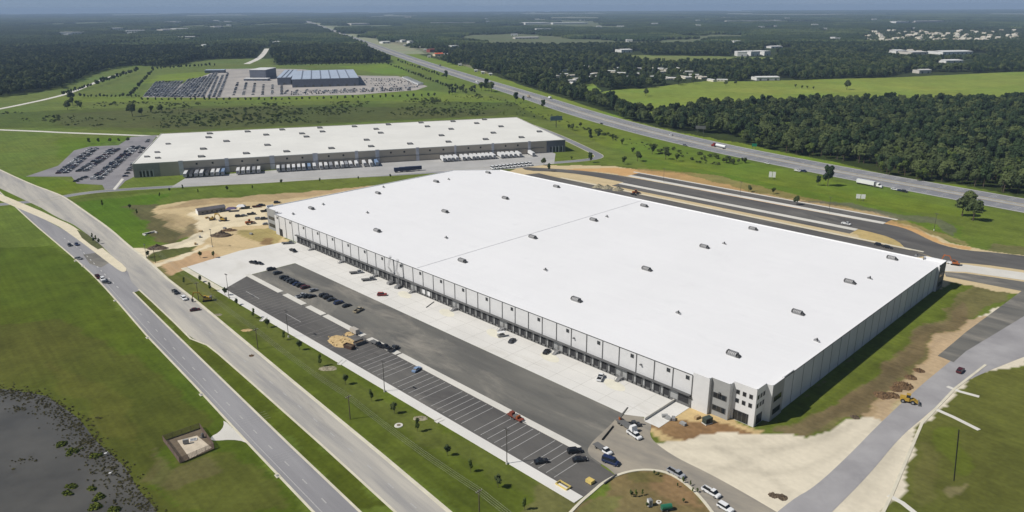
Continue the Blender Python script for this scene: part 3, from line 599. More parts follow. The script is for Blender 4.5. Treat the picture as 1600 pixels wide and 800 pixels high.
# ================================================================== the large warehouse
U0, V0 = -269.0, 206.5
wh = thing('warehouse', 'huge new warehouse with white roof and long row of dock doors', 'warehouse', UV(U0, V0), TH)
def L2(u, v): return (u - U0, v - V0)
H1 = 13.0
foot = [(-119.5, 206.5), (-113, 206.5), (-113, 208), (-106, 208), (-106, 210.3), (-97.5, 210.3), (-97.5, 216.8), (-95.4, 217.4), (-95.4, 226), (-96, 226), (-96, 389),
        (-94.8, 389), (-94.8, 399), (-105, 399), (-105, 397), (-415, 397), (-441, 369), (-441, 216), (-441, 211.5), (-436, 209), (-425, 209), (-425, 211), (-421, 211), (-421, 206.5)]
hts = {0: 14.0, 1: 14, 2: 13.9, 3: 13.9, 4: 14.3, 5: 14.3, 6: 13.9, 7: 13.9, 8: 13.9, 11: 14, 12: 14, 13: 14, 17: 13.9, 18: 14, 19: 14, 20: 13, 21: 13}
fp = [L2(*p) for p in foot]; nf = len(fp)
mb = MB()
side_tint = [M_panel_side, M_panel_side, M_panel, M_panel_side, M_panel_side, mat('slate_panel', lin(172, 174, 178), .7), M_panel_side]
def wallseg(a, b_, h, m, t=.35):
    """outer face, coping and inner parapet face of one stretch of wall"""
    ax, ay = a; bx, by = b_; d = Vector((bx - ax, by - ay, 0)); d.normalize(); nrm = Vector((d.y, -d.x, 0))
    i0 = Vector((ax, ay, 0)) - nrm * t; i1 = Vector((bx, by, 0)) - nrm * t
    mb.quad((ax, ay, 0), (bx, by, 0), (bx, by, h), (ax, ay, h), m)
    mb.quad((ax, ay, h), (bx, by, h), (i1.x, i1.y, h), (i0.x, i0.y, h), M_roof)
    mb.quad((i1.x, i1.y, 12.3), (i0.x, i0.y, 12.3), (i0.x, i0.y, h), (i1.x, i1.y, h), M_roof)
for i in range(nf):
    a = fp[i]; b_ = fp[(i + 1) % nf]; h = hts.get(i, H1)
    if i == 9:
        y = a[1]; k = 0
        while y < b_[1] - .1:
            y2 = min(b_[1], y + 8.15); wallseg((a[0], y), (b_[0], y2), H1 if y > a[1] + 8 else 13.6, side_tint[(k // 2 * 3 + k // 5) % 7]); k += 1; y = y2
    else:
        m = M_panel
        if i in (2,): m = M_grey
        if i in (7,): m = M_grey
        if i in (18, 19): m = M_grey
        if i in (12, 11): m = M_dkgrey
        wallseg(a, b_, h, m)
# lower band, dark plinth and cap line of the dock side
x0, x1 = -395 - U0, -119.6 - U0
mb.box(x0, x1, -.12, .05, 0, 5.2, M_grey); mb.box(x0, x1, -.20, -.12, 0, 1.15, M_dkgrey)
mb.box(-420.8 - U0, -119.6 - U0, -.1, -.002, 12.72, 13.03, M_joint)
mb.box(-95.99 - U0, -95.9 - U0, 20, 182, 12.75, 13.03, M_joint)
for k in range(38):
    u = -119.6 - 8.0 * k
    if u < -421: break
    mb.box(u - U0 - .17, u - U0 + .17, -.16, -.002, 5.2 if u > -395 and k else 0, 12.72, M_joint)
for k in range(1, 22): mb.box(-95.995 - U0, -95.93 - U0, 19.5 + 8.15 * k - .08, 19.5 + 8.15 * k + .08, 0, 12.7, M_joint)
wall = mb.build('wall', wh)
mb = MB(); mb.box(x0, x1, -1.5, -.21, 5.0, 5.25, M_joint); mb.box(x0, x1, -.6, -.21, 4.35, 4.6, M_dkgrey)
for k in range(34): mb.box(x0 + 8 * k + .5, x0 + 8 * k + .7, -1.45, -.22, 4.75, 5.0, M_joint)
mb.build('canopy', wh)
ins = []
for i in range(nf):
    a = Vector(fp[i - 1]); p = Vector(fp[i]); c = Vector(fp[(i + 1) % nf]); d1 = (p - a).normalized(); d2 = (c - p).normalized()
    n1_ = Vector((-d1.y, d1.x)); n2_ = Vector((-d2.y, d2.x)); q = p + (n1_ + n2_) / max(.5, (1 + n1_.dot(n2_))) * .3; ins.append((q.x, q.y))
tr = tessellate_polygon([[Vector((p[0], p[1], 0)) for p in ins]])
mb = MB(); mb.add([(p[0], p[1], 12.55) for p in ins], [tuple(t_) for t_ in tr], M_roof)
rf = mb.build('roof', wh)
bad = [p for p in rf.data.polygons if p.normal.z < 0]
if bad: rf.data.flip_normals()
mb = MB(); M_seam = mat('roof_seam', (.66, .66, .66), .7)
mb.box(-278.2 - U0, -277.9 - U0, 1.5, 189, 12.55, 12.68, M_seam); mb.build('expansion_joint', rf)
def roof_fan(parent, x, y, z, s=1.0, rz=0.0, name='roof_vent'):
    mb = MB(); a, b_ = 2.3 * s, 1.15 * s
    mb.box(-a, a * .75, -b_, b_, z, z + .5 * s, M_steel)
    prof = [(-b_ * 1.15, .5), (b_ * 1.15, .5), (b_ * 1.1, 1.0), (b_ * .6, 1.45), (-b_ * .6, 1.45), (-b_ * 1.1, 1.0)]
    n_ = len(prof)
    for seg in range(6):
        xa = -a * 1.08 + seg * a * .3; xb = xa + a * .22
        v = [(xa, p[0], z + p[1] * 1.15 * s) for p in prof] + [(xb, p[0], z + p[1] * 1.15 * s) for p in prof]
        mb.add(v, [(i, (i + 1) % n_, n_ + (i + 1) % n_, n_ + i) for i in range(n_)] + [tuple(range(n_))[::-1], tuple(range(n_, 2 * n_))], M_vent if seg else M_ventd)
    mb.box(-a * 1.0, a * .7, -b_ * .95, b_ * .95, z + .5 * s, z + 1.3 * s, M_ventd)
    mb.box(a * .72, a * 1.25, -b_ * .9, b_ * .9, z + .2 * s, z + 1.1 * s, M_ventd, tx=a * .4, ty=b_ * .3, txb=0)
    if rz:
        cs, sn = math.cos(rz), math.sin(rz); mb.v = [(p[0] * cs - p[1] * sn, p[0] * sn + p[1] * cs, p[2]) for p in mb.v]
    mb.v = [(p[0] + x, p[1] + y, p[2]) for p in mb.v]
    return mb.build(name, parent)
M_vent = mat('vent_hood', lin(150, 150, 150), .6, .2); M_ventd = mat('vent_louvre', lin(78, 78, 78), .7)
def to_local(P, th): q = P - th.location; c, s_ = math.cos(-th.rotation_euler.z), math.sin(-th.rotation_euler.z); return q.x * c - q.y * s_, q.x * s_ + q.y * c
for px_, py_, s in ((590, 361, 1), (696, 331, 1), (790, 310, 1), (870, 292, 1), (833, 371, 1), (723, 408, 1), (928, 344, 1), (1007, 322, 1), (1011, 421, 1), (1101, 386, 1), (1177, 358, 1), (901, 469, 1), (1146, 554, 1), (1247, 489, 1), (1328, 441, 1), (1394, 404, 1), (591, 302, .9), (487, 326, .95), (763, 270, .9), (682, 284, .95)):
    x_, y_ = to_local(at(px_, py_, 12.9), wh); roof_fan(rf, x_, y_, 12.5, s)
for px_, py_ in ((948, 338), (1059, 488), (852, 421), (697, 371), (1131, 380), (1358, 434), (574, 332), (701, 280), (505, 319), (458, 334), (599, 292), (1275, 531), (1432, 399)):
    x_, y_ = to_local(at(px_, py_, 12.9), wh); mb = MB(); mb.box(x_ - .7, x_ + .7, y_ - .7, y_ + .7, 12.5, 13.1, M_vent); mb.cyl((x_ + .5, y_ - .3, 12.6), (x_ + .5, y_ - .3, 13.9), .35, .3, M_ventd); mb.cyl((x_ + 1.5, y_ - .8, 12.5), (x_ + 1.5, y_ - .8, 13.2), .3, .3, M_vent); mb.build('roof_pipe', rf)
# dock doors: groups of seven, then a stair bay
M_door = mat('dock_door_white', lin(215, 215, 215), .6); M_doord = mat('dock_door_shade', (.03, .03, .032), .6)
docks = []
for g in range(9):
    c0 = -129.7 - 32.45 * g + (-24.6 if g else 0) + (24.6 if False else 0)
    base = [-129.7, -133.8, -137.8, -141.8, -145.9] if g == 0 else [-154.2 - 32.3 * (g - 1) - 4.04 * k for k in range(7)]
    docks += [d for d in base if d > -393]
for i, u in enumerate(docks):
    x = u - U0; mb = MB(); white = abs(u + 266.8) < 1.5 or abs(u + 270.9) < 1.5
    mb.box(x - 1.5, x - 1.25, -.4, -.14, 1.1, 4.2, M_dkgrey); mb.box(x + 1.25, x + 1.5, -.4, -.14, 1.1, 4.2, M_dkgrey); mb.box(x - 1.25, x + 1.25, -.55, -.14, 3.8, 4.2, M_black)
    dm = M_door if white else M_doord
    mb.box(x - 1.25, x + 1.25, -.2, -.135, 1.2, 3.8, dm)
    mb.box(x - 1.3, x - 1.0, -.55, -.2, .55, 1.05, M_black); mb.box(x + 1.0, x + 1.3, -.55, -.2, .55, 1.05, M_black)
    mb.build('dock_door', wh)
mb = MB(); mb.box(-124.6 - U0, -120.4 - U0, -.16, -.125, 0, 4.6, M_doord); mb.box(-124.9 - U0, -124.6 - U0, -.3, -.125, 0, 4.8, M_dkgrey); mb.box(-120.4 - U0, -120.1 - U0, -.3, -.125, 0, 4.8, M_dkgrey); mb.build('drive_in_door', wh)
mb = MB(); mb.box(-416 - U0, -412.5 - U0, -.1, .05, 0, 4.6, M_doord); mb.box(-416.3 - U0, -416 - U0, -.2, .05, 0, 4.8, M_dkgrey); mb.build('drive_in_door', wh)
for g in range(8):      # stairs between the groups
    u = -150 - 32.3 * g
    if u < -385: break
    x = u - U0; mb = MB()
    mb.box(x - .9, x + .9, -1.6, -.21, 0, 1.15, M_steel)
    for k in range(6): mb.box(x - .7, x + .7, -1.6 - .32 * (k + 1), -1.6 - .32 * k, 0, 1.15 - .19 * (k + .6), M_steel)
    for s_ in (-1, 1):
        mb.cyl((x + s_ * .85, -1.6, 1.15), (x + s_ * .85, -1.6, 2.2), .05, .05, M_steel, 5); mb.cyl((x + s_ * .75, -3.5, 0), (x + s_ * .75, -3.5, 1.1), .05, .05, M_steel, 5)
        mb.cyl((x + s_ * .85, -1.6, 2.2), (x + s_ * .75, -3.5, 1.1), .05, .05, M_steel, 5); mb.cyl((x + s_ * .85, -1.6, 2.2), (x + s_ * .85, -.25, 2.2), .05, .05, M_steel, 5)
    mb.box(x - .5, x + .5, -.17, -.125, 1.15, 3.3, M_dkgrey)
    mb.build('stair', wh)
def window(x, y, z, w_, h_, side='f', parent=wh, name='window'):
    mb = MB(); e = .12
    if side == 'f':
        mb.box(x - w_ / 2, x + w_ / 2, y - .05, y + .02, z, z + h_, M_glass)
        for a_, b_, c_, d_ in ((x - w_ / 2 - e, x - w_ / 2, z - e, z + h_ + e), (x + w_ / 2, x + w_ / 2 + e, z - e, z + h_ + e), (x - w_ / 2, x + w_ / 2, z - e, z), (x - w_ / 2, x + w_ / 2, z + h_, z + h_ + e)): mb.box(a_, b_, y - .09, y + .02, c_, d_, M_dkgrey)
        k = 1
        while k * 1.6 < w_: mb.box(x - w_ / 2 + k * 1.6 - .04, x - w_ / 2 + k * 1.6 + .04, y - .08, y - .05, z, z + h_, M_dkgrey); k += 1
    else:
        mb.box(y - .02, y + .05, x - w_ / 2, x + w_ / 2, z, z + h_, M_glass)
        for a_, b_, c_, d_ in ((x - w_ / 2 - e, x - w_ / 2, z - e, z + h_ + e), (x + w_ / 2, x + w_ / 2 + e, z - e, z + h_ + e), (x - w_ / 2, x + w_ / 2, z - e, z), (x - w_ / 2, x + w_ / 2, z + h_, z + h_ + e)): mb.box(y - .02, y + .09, a_, b_, c_, d_, M_dkgrey)
    return mb.build(name, parent)
ws = [-121.6] + [-129.6 - 16 * k for k in range(19)]
for u in ws:
    if u > -420: window(u - U0, -.0, 10.6, 1.3, 1.3)
# near corner: strips in the grey blocks, small squares in the tower, glazed entrance below
window(-109.5 - U0, 208 - V0, 6.9, 5.0, 1.9); window(-109.5 - U0, 208 - V0, 2.0, 5.0, 2.0)
for z_ in (10.2, 6.9):
    for x_ in (-104.2, -101.8, -99.4): window(x_ - U0, 210.3 - V0, z_, 1.1, 1.4)
    for y_ in (211.7, 213.7, 215.6): window(y_ - V0, -97.5 - U0, z_, 1.0, 1.4, 's')
window(-102.4 - U0, 210.3 - V0, .3, 5.4, 3.6); window(213.6 - V0, -97.5 - U0, .3, 3.8, 3.6, 's')
window(221.7 - V0, -95.4 - U0, 6.9, 5.5, 1.9, 's'); window(221.7 - V0, -95.4 - U0, 2.0, 5.5, 2.0, 's')
window(394 - V0, -94.8 - U0, 6.9, 6, 1.9, 's'); window(394 - V0, -94.8 - U0, 2.0, 6, 2.2, 's')
window(-430.5 - U0, 209 - V0, 6.9, 7.5, 2.0); window(-430.5 - U0, 209 - V0, 2.0, 7.5, 2.2)
for u in (-109.6, -141.3, -174): 
    mb = MB(); mb.box(u - U0 - .35, u - U0 + .35, -.9 if u < -112 else .6, .0 if u < -112 else 1.5, 9.2, 9.5, M_joint); mb.build('wall_lamp', wh)
# retaining wall and ramp beside the last docks
mb = MB(); slab(mb, -126.3, -125.9, 188, 206, 0, 1.1, M_conc); o = mb.build('ramp_wall'); tag(o, 'low concrete retaining wall between truck court and ramp at warehouse corner', 'wall')
mb = MB(); flat(mb, -125.8, -119.8, 187.5, 206.2, .09, M_conc_new); o = mb.build('ramp'); o['kind'] = 'structure'

# ================================================================== the second warehouse
B0 = Vector((-317.8, 608.8, 0)); BA = math.atan2(109.8, 370.5); W2, D2, HH2 = 386.5, 164.0, 12.0
b2 = thing('warehouse', 'older beige warehouse with off-white roof and trailers parked along its front', 'warehouse', B0, BA)
bx = Vector((math.cos(BA), math.sin(BA), 0)); by = Vector((-bx.y, bx.x, 0))
def b2x(px_):   # facade position of a photo column
    lo, hi = 0.0, W2
    for _ in range(40):
        m_ = (lo + hi) / 2; p = B0 + bx * m_; X_, Y_, Z_ = to_px((p.x, p.y, 6))
        if X_ < px_: lo = m_
        else: hi = m_
    return (lo + hi) / 2
mb = MB()
for (ax, ay), (cx, cy), m in (((0, 0), (W2, 0), M_tan), ((W2, 0), (W2, D2), M_tan), ((W2, D2), (0, D2), M_tan), ((0, D2), (0, 0), M_tan)):
    mb.quad((ax, ay, 0), (cx, cy, 0), (cx, cy, HH2), (ax, ay, HH2), m)
for a_, b_, c_, d_ in ((0, W2, 0, .5), (0, W2, D2 - .5, D2), (0, .5, .5, D2 - .5), (W2 - .5, W2, .5, D2 - .5)):
    mb.quad((a_, c_, HH2), (b_, c_, HH2), (b_, d_, HH2), (a_, d_, HH2), M_roof2)
mb.box(0, W2, -.12, -.002, HH2 - .5, HH2 + .02, M_roof2)
mb.box(b2x(287), b2x(850), -.8, -.002, 5.2, 5.5, M_joint)
mb.box(0.5, b2x(250), -.1, -.003, 0, HH2 - .6, mat('grey_cladding', lin(142, 140, 136), .7))
mb.box(b2x(854), W2 - .5, -.1, -.003, 0, HH2 - .6, mat('slate_cladding', lin(104, 106, 116), .7))
mb.build('wall', b2)
mb = MB(); mb.quad((.5, .5, HH2 - .35), (W2 - .5, .5, HH2 - .35), (W2 - .5, D2 - .5, HH2 - .35), (.5, D2 - .5, HH2 - .35), M_roof2); rf2 = mb.build('roof', b2)
for a_, b_ in ((280, 287), (352, 358), (422, 429.5), (489, 497), (555, 560), (587, 593), (650, 655), (710, 713), (768, 772), (825, 829)):
    mb = MB(); xa, xb = b2x(a_), b2x(b_); mb.box(xa, xb, -.5, -.13, 0, HH2 + .5, M_tan_pil); mb.build('pilaster', b2)
for px_ in (308, 333, 379, 403, 449, 473, 514, 537, 611, 632, 672, 693, 732, 751, 790, 809): 
    x_ = b2x(px_); mb = MB(); mb.box(x_ - .8, x_ + .8, -.06, -.003, 8.2, 9.8, M_glass); mb.build('window', b2)
for px_ in (224, 230, 237, 244, 861, 866, 871, 877): 
    x_ = b2x(px_) if px_ > 300 else 0 + (px_ - 211) * .42; mb = MB(); mb.box(x_ - .8, x_ + .8, -.16, -.101, .5, 5.2, M_glass); mb.box(x_ + .9, x_ + 1.6, -.2, -.101, .3, 6.2, M_tan_pil); mb.build('window', b2)
for px_, py_ in ((328, 209), (326, 215), (387, 206), (318, 233), (315, 245), (354, 221), (385, 240), (418, 227), (416, 211), (441, 203), (448, 237), (472, 209), (479, 214), (500, 200), (504, 206), (518, 232), (554, 198), (573, 219), (580, 229), (588, 202), (595, 208), (607, 195), (641, 225), (658, 192), (668, 198), (690, 212), (701, 222), (705, 202), (708, 190), (745, 193), (757, 187), (759, 218), (771, 208), (783, 198), (815, 215), (843, 206), (263, 225), (246, 238), (247, 247), (230, 245)):
    x_, y_ = to_local(at(px_, py_, 12), b2); roof_fan(rf2, x_, y_, HH2 - .4, 1.15 if px_ > 300 else .9)

# ================================================================== the auction hall far behind
def hall(name, label, p0, p1, depth, h, wallm, roofm, ribs=0, gable=0):
    a, b_ = at(*p0), at(*p1); d = b_ - a; L = d.length; o = thing(name, label, 'building', a, math.atan2(d.y, d.x))
    mb = MB(); mb.quad((0, 0, 0), (L, 0, 0), (L, 0, h), (0, 0, h), wallm); mb.quad((L, 0, 0), (L, depth, 0), (L, depth, h), (L, 0, h), wallm); mb.quad((L, depth, 0), (0, depth, 0), (0, depth, h), (L, depth, h), wallm); mb.quad((0, depth, 0), (0, 0, 0), (0, 0, h), (0, depth, h), wallm)
    for k in range(max(1, int(L / 14))): x = (k + .5) * L / max(1, int(L / 14)); mb.box(x - 2, x + 2, -.08, -.003, 0, min(4, h * .6), M_dkgrey)
    mb.build('wall', o); mb = MB()
    if gable:
        mb.quad((-.5, -.5, h), (L + .5, -.5, h), (L + .5, depth / 2, h + gable), (-.5, depth / 2, h + gable), roofm); mb.quad((L + .5, depth + .5, h), (-.5, depth + .5, h), (-.5, depth / 2, h + gable), (L + .5, depth / 2, h + gable), roofm)
    else: mb.box(-.5, L + .5, -.5, depth + .5, h + .01, h + .6, roofm)
    for k in range(1, ribs + 1): x = k * L / (ribs + 1); mb.box(x - .9, x + .9, 1, depth - 1, h + .61, h + 1.3, mat('roof_rib', lin(120, 128, 142), .7))
    mb.build('roof', o); return o
M_bluroof = mat('blue_grey_metal_roof', lin(176, 188, 204), .5, .1, var=.05, scale=.02); M_bluewall = mat('blue_grey_wall', lin(118, 122, 134), .7)
hall('auction_hall', 'long blue-grey metal-roofed hall in the crowded vehicle lot', (457, 137), (561, 134), 195, 14, M_bluewall, M_bluroof, 6)
hall('auction_hall', 'lower flat part of blue-grey hall at its left end', (434, 133), (455, 132.5), 180, 13, M_bluewall, M_bluroof, 2)
hall('service_building', 'small twin-block pale building left of the blue-grey hall', (391, 124), (416, 124), 60, 18, M_bluewall, M_white)
hall('canopy_shed', 'low white open shed in front of the twin-block building', (381, 126.5), (418, 126.5), 16, 4, M_bluewall, M_white)
hall('office_block', 'low blue-grey shed at back left of the vehicle lot', (320, 114.5), (350, 114), 22, 6, M_bluewall, M_bluroof)
# barns and big white roofs in the distance
M_far = mat('far_white_roof', (.68, .68, .66), .7)
far_list = [
 ((1182, 126), (1218, 125.5), 26, 6, 'white metal barn at the far edge of the bright pasture'),
 ((1152, 88), (1167, 88), 40, 12, 'left white hall of the three behind the narrow field'),
 ((1173, 87.5), (1187, 87), 40, 12, 'middle white hall of the three behind the narrow field'),
 ((1194, 87), (1204, 86.5), 40, 12, 'right white hall of the three behind the narrow field'),
 ((1205, 75.5), (1223, 75), 40, 6, 'flat pale roof just behind the three white halls'),
 ((1473, 85.5), (1520, 84.5), 60, 8, 'long white building at the right edge beyond the woods'),
 ((1400, 83.5), (1416, 83), 50, 8, 'pale building left of the long white one beyond the woods'),
 ((1425, 85.5), (1450, 85), 60, 7, 'cream building between two pale ones beyond the woods'),
 ((1436, 115), (1455, 114.5), 20, 7, 'small pale farm building beside the right end of the pasture'),
 ((1478, 98.5), (1505, 98), 40, 6, 'low white roof above the farm building at far right'),
 ((971, 82), (988, 81.5), 40, 8, 'white roof alone in the woods behind the mobile homes'),
 ((821, 38.5), (860, 38), 160, 14, 'very long white warehouse near the horizon right of the highway'),
 ((864, 38.2), (918, 37.6), 120, 12, 'long dull roof beside the white warehouse near the horizon'),
 ((838, 47.5), (862, 47), 60, 9, 'small pale building below the long white horizon warehouse'),
 ((805, 61), (842, 60.5), 50, 7, 'thin pale roof strip in the woods above the highway'),
 ((549, 39.5), (578, 39), 130, 13, 'pale warehouse close to the highway near the horizon'),
 ((673, 37), (742, 36.5), 60, 9, 'thin pale strip building on the horizon woods in the middle'),
 ((646, 28), (655, 27.8), 200, 14, 'small pale roof almost on the horizon in the middle'),
 ((93, 53.5), (131, 53), 60, 10, 'long white roof at the left edge of the far woods'),
 ((173, 46.5), (196, 46), 90, 10, 'white roof in the far left woods beyond the first one'),
 ((197, 49.5), (226, 49), 40, 7, 'thin white roof right of the far left white roof'),
 ((254, 48), (270, 47.5), 60, 8, 'small pale roof in the left middle of the far woods'),
 ((275, 47.5), (296, 47), 90, 10, 'brighter white roof beside the small pale one in far woods'),
 ((273, 36), (284, 35.7), 140, 11, 'distant white roof above the brighter one near the horizon'),
 ((279, 60), (305, 59.5), 40, 7, 'low pale roof in the woods behind the vehicle lot'),
 ((318, 73.5), (323, 73.3), 20, 8, 'tiny white building alone in the woods behind the lot'),
 ((335, 43), (348, 42.7), 60, 8, 'pale roof in the far woods above the country road'),
 ((1135, 34), (1290, 33), 60, 9, 'long thin pale buildings on the far right horizon'),
 ((1400, 36), (1420, 35.6), 120, 12, 'white warehouse near the far right horizon'),
 ((1430, 35), (1475, 34.3), 80, 10, 'pale warehouse at the far right end of the horizon'),
 ((706, 76), (717, 75.5), 25, 9, 'white hotel block behind the orange roof by the highway'),
 ((628, 66), (634, 65.8), 25, 8, 'white block in the roadside strip by the highway'),
 ((640, 68), (646, 67.8), 25, 9, 'second white block in the roadside strip by the highway'),
 ((598, 68), (610, 67.6), 30, 7, 'pale roadside shop left of the white blocks by the highway')]
for a, b_, dep, h, lb in far_list: hall('building', lb, a, b_, dep, h, M_far if 'white' in lb else mat('far_pale_wall', lin(190, 186, 178), .8), M_far if 'white' in lb else mat('far_pale_roof', lin(196, 194, 190), .8), 0, h * .2 if h < 9 else 0)
for x_, y_ in ((655, 75), (662, 79), (668, 90), (716, 103), (741, 112.5), (752, 115.5), (764, 118), (630, 72), (618, 66), (588, 60), (566, 52)):
    far_list.append(((x_, y_), (x_ + 5, y_ - .03), 10, 4, 'small pale roadside shed along the far side of the highway')); hall('building', far_list[-1][4], (x_, y_), (x_ + 5, y_ - .03), 10, 4, M_far, M_far, 0, .8)['group'] = 'pale roadside sheds'
sr = random.Random(21)
for i in range(46):
    x_ = sr.uniform(95, 1505); y_ = sr.choice([sr.uniform(25, 34), sr.uniform(28, 46), sr.uniform(40, 70)])
    if 440 < x_ < 700 or (1340 < x_ and y_ > 46): continue
    ww = sr.uniform(3, 11); far_list.append(((x_, y_), (x_ + ww, y_ - .03), sr.uniform(20, 60), sr.uniform(7, 11), 'small pale roof scattered in the far woods'))
    hall('building', 'small pale roof scattered in the far woods', (x_, y_), (x_ + ww, y_ - .03), far_list[-1][2], far_list[-1][3], M_far, M_far, 0, 0)['group'] = 'pale roofs scattered in the far woods'
hall('building', 'bright orange-roofed building beside the highway', (680, 88), (693, 87.5), 18, 7, mat('cream_wall', lin(206, 190, 160), .8), mat('orange_roof', lin(214, 92, 50), .7), 0, 2)
hall('building', 'dark red roadside building behind the orange roof', (672, 82), (682, 81.5), 20, 9, mat('brick_wall', lin(130, 70, 60), .8), mat('dark_red_roof', lin(120, 62, 56), .8), 0, 2)
hall('building', 'cream building right of the orange-roofed one', (694, 87.5), (702, 87), 14, 5, mat('cream_wall', (0, 0, 0)), M_far, 0, 1)

# houses
def house_mesh(L, Wd, h, g, roofm, wallm, name='house'):
    mb = MB(); mb.box(-L / 2, L / 2, -Wd / 2, Wd / 2, 0, h, wallm)
    a, b_ = L / 2 + .4, Wd / 2 + .4
    mb.quad((-a, -b_, h), (a, -b_, h), (a, 0, h + g), (-a, 0, h + g), roofm); mb.quad((a, b_, h), (-a, b_, h), (-a, 0, h + g), (a, 0, h + g), roofm)
    mb.add([(-a, -b_, h), (-a, b_, h), (-a, 0, h + g), (a, -b_, h), (a, b_, h), (a, 0, h + g)], [(0, 2, 1), (3, 4, 5)], wallm)
    for x in (-L * .3, 0, L * .28): mb.box(x - .6, x + .6, -Wd / 2 - .03, -Wd / 2 + .01, 1, 2.1, M_glass)
    o = mb.build(name); return o
M_mh = mat('mobile_home_wall', lin(214, 208, 192), .7); M_mh2 = mat('pale_shingle', lin(196, 190, 178), .8); M_mh3 = mat('brown_shingle', lin(188, 176, 160), .8)
hm = [house_mesh(17, 7, 3, .8, M_far, M_mh, 'mobile_home'), house_mesh(15, 8, 3, 1, M_mh2, M_mh, 'mobile_home'), house_mesh(16, 10, 3.2, 2.2, M_mh3, M_mh, 'house'), house_mesh(16, 11, 4.5, 3, M_mh2, M_mh, 'house')]
br_ = random.Random(12)
used = set()
def put_house(k, p, rz, lb, cat, grp):
    if k in used: o = hm[k].copy(); C.objects.link(o)
    else: o = hm[k]; used.add(k)
    o.location = p; o.rotation_euler = (0, 0, rz); o.scale = (1.15, 1.15, 1.15) if k < 2 else (1.1, 1.1, 1.2); tag(o, lb, cat, grp)
hr = random.Random(5); HOUSES = []
mh_px = [(870, 120), (880, 117), (884, 111), (893, 119), (892, 127), (896, 131), (906, 108), (921, 117), (926, 121), (930, 116), (940, 104), (955, 112), (963, 118), (972, 115), (986, 110), (995, 117), (1000, 108), (1003, 116), (1011, 108), (1016, 121), (1018, 124), (1016, 107), (1023, 109), (1030, 108), (1037, 113), (1042, 109), (1036, 122), (1044, 124), (1052, 123), (1061, 112), (1068, 121), (1075, 122), (1084, 118), (1090, 121), (1075, 113), (878, 128), (848, 120), (903, 124), (950, 119), (1098, 122), (1112, 126), (1128, 126), (860, 108), (915, 104), (1055, 107), (825, 108), (980, 121), (966, 107)]
for i, (a, b_) in enumerate(mh_px):
    p = at(a, b_ + 1); HOUSES.append(p); put_house(0 if i % 3 else 1, p, hr.uniform(-.6, .6) + (1.5 if i % 5 == 0 else 0), 'small white mobile home among the trees beyond the pasture', 'mobile home', 'mobile homes among the trees beyond the bright pasture')
sub_px = [(hr.uniform(1350, 1590), hr.uniform(48, 66)) for _ in range(120)] + [(hr.uniform(1284, 1345), hr.uniform(54, 60)) for _ in range(10)] + [(hr.uniform(1400, 1450), hr.uniform(78, 84)) for _ in range(5)]
for i, (a, b_) in enumerate(sub_px):
    p = at(a, b_); HOUSES.append(p); put_house(2 + i % 2, p, hr.uniform(0, 3.1), 'pale suburban house in the far right woods', 'house', 'suburban houses in the far right woods')
    

# ================================================================== vegetation
def foliage(name, c1, c2, hue=.05):
    m = bpy.data.materials.new(name); m.use_nodes = True; t = m.node_tree; n = t.nodes; b = n['Principled BSDF']; b.inputs['Roughness'].default_value = .85; b.inputs['Specular IOR Level'].default_value = .1
    tc_ = n.new('ShaderNodeTexCoord'); no = n.new('ShaderNodeTexNoise'); no.inputs['Scale'].default_value = .45; no.inputs['Detail'].default_value = 4; t.links.new(tc_.outputs['Object'], no.inputs['Vector'])
    oi = n.new('ShaderNodeObjectInfo'); ad = n.new('ShaderNodeMath'); ad.operation = 'MULTIPLY_ADD'; ad.inputs[1].default_value = .7; t.links.new(oi.outputs['Random'], ad.inputs[0]); t.links.new(no.outputs['Fac'], ad.inputs[2])
    mr_ = n.new('ShaderNodeMapRange'); mr_.inputs[1].default_value = .3; mr_.inputs[2].default_value = 1.4; t.links.new(ad.outputs[0], mr_.inputs[0])
    mi = n.new('ShaderNodeMixRGB'); mi.inputs[1].default_value = c1; mi.inputs[2].default_value = c2; t.links.new(mr_.outputs[0], mi.inputs[0]); t.links.new(mi.outputs[0], b.inputs['Base Color'])
    return m
M_leaf = foliage('forest_foliage', lin(54, 66, 43), lin(94, 104, 62)); M_leaf2 = foliage('olive_foliage', lin(54, 68, 36), lin(98, 112, 54)); M_pine = foliage('dark_foliage', lin(40, 56, 40), lin(68, 84, 52))
M_bark = mat('bark', lin(88, 76, 64), .95, var=.2, scale=2)
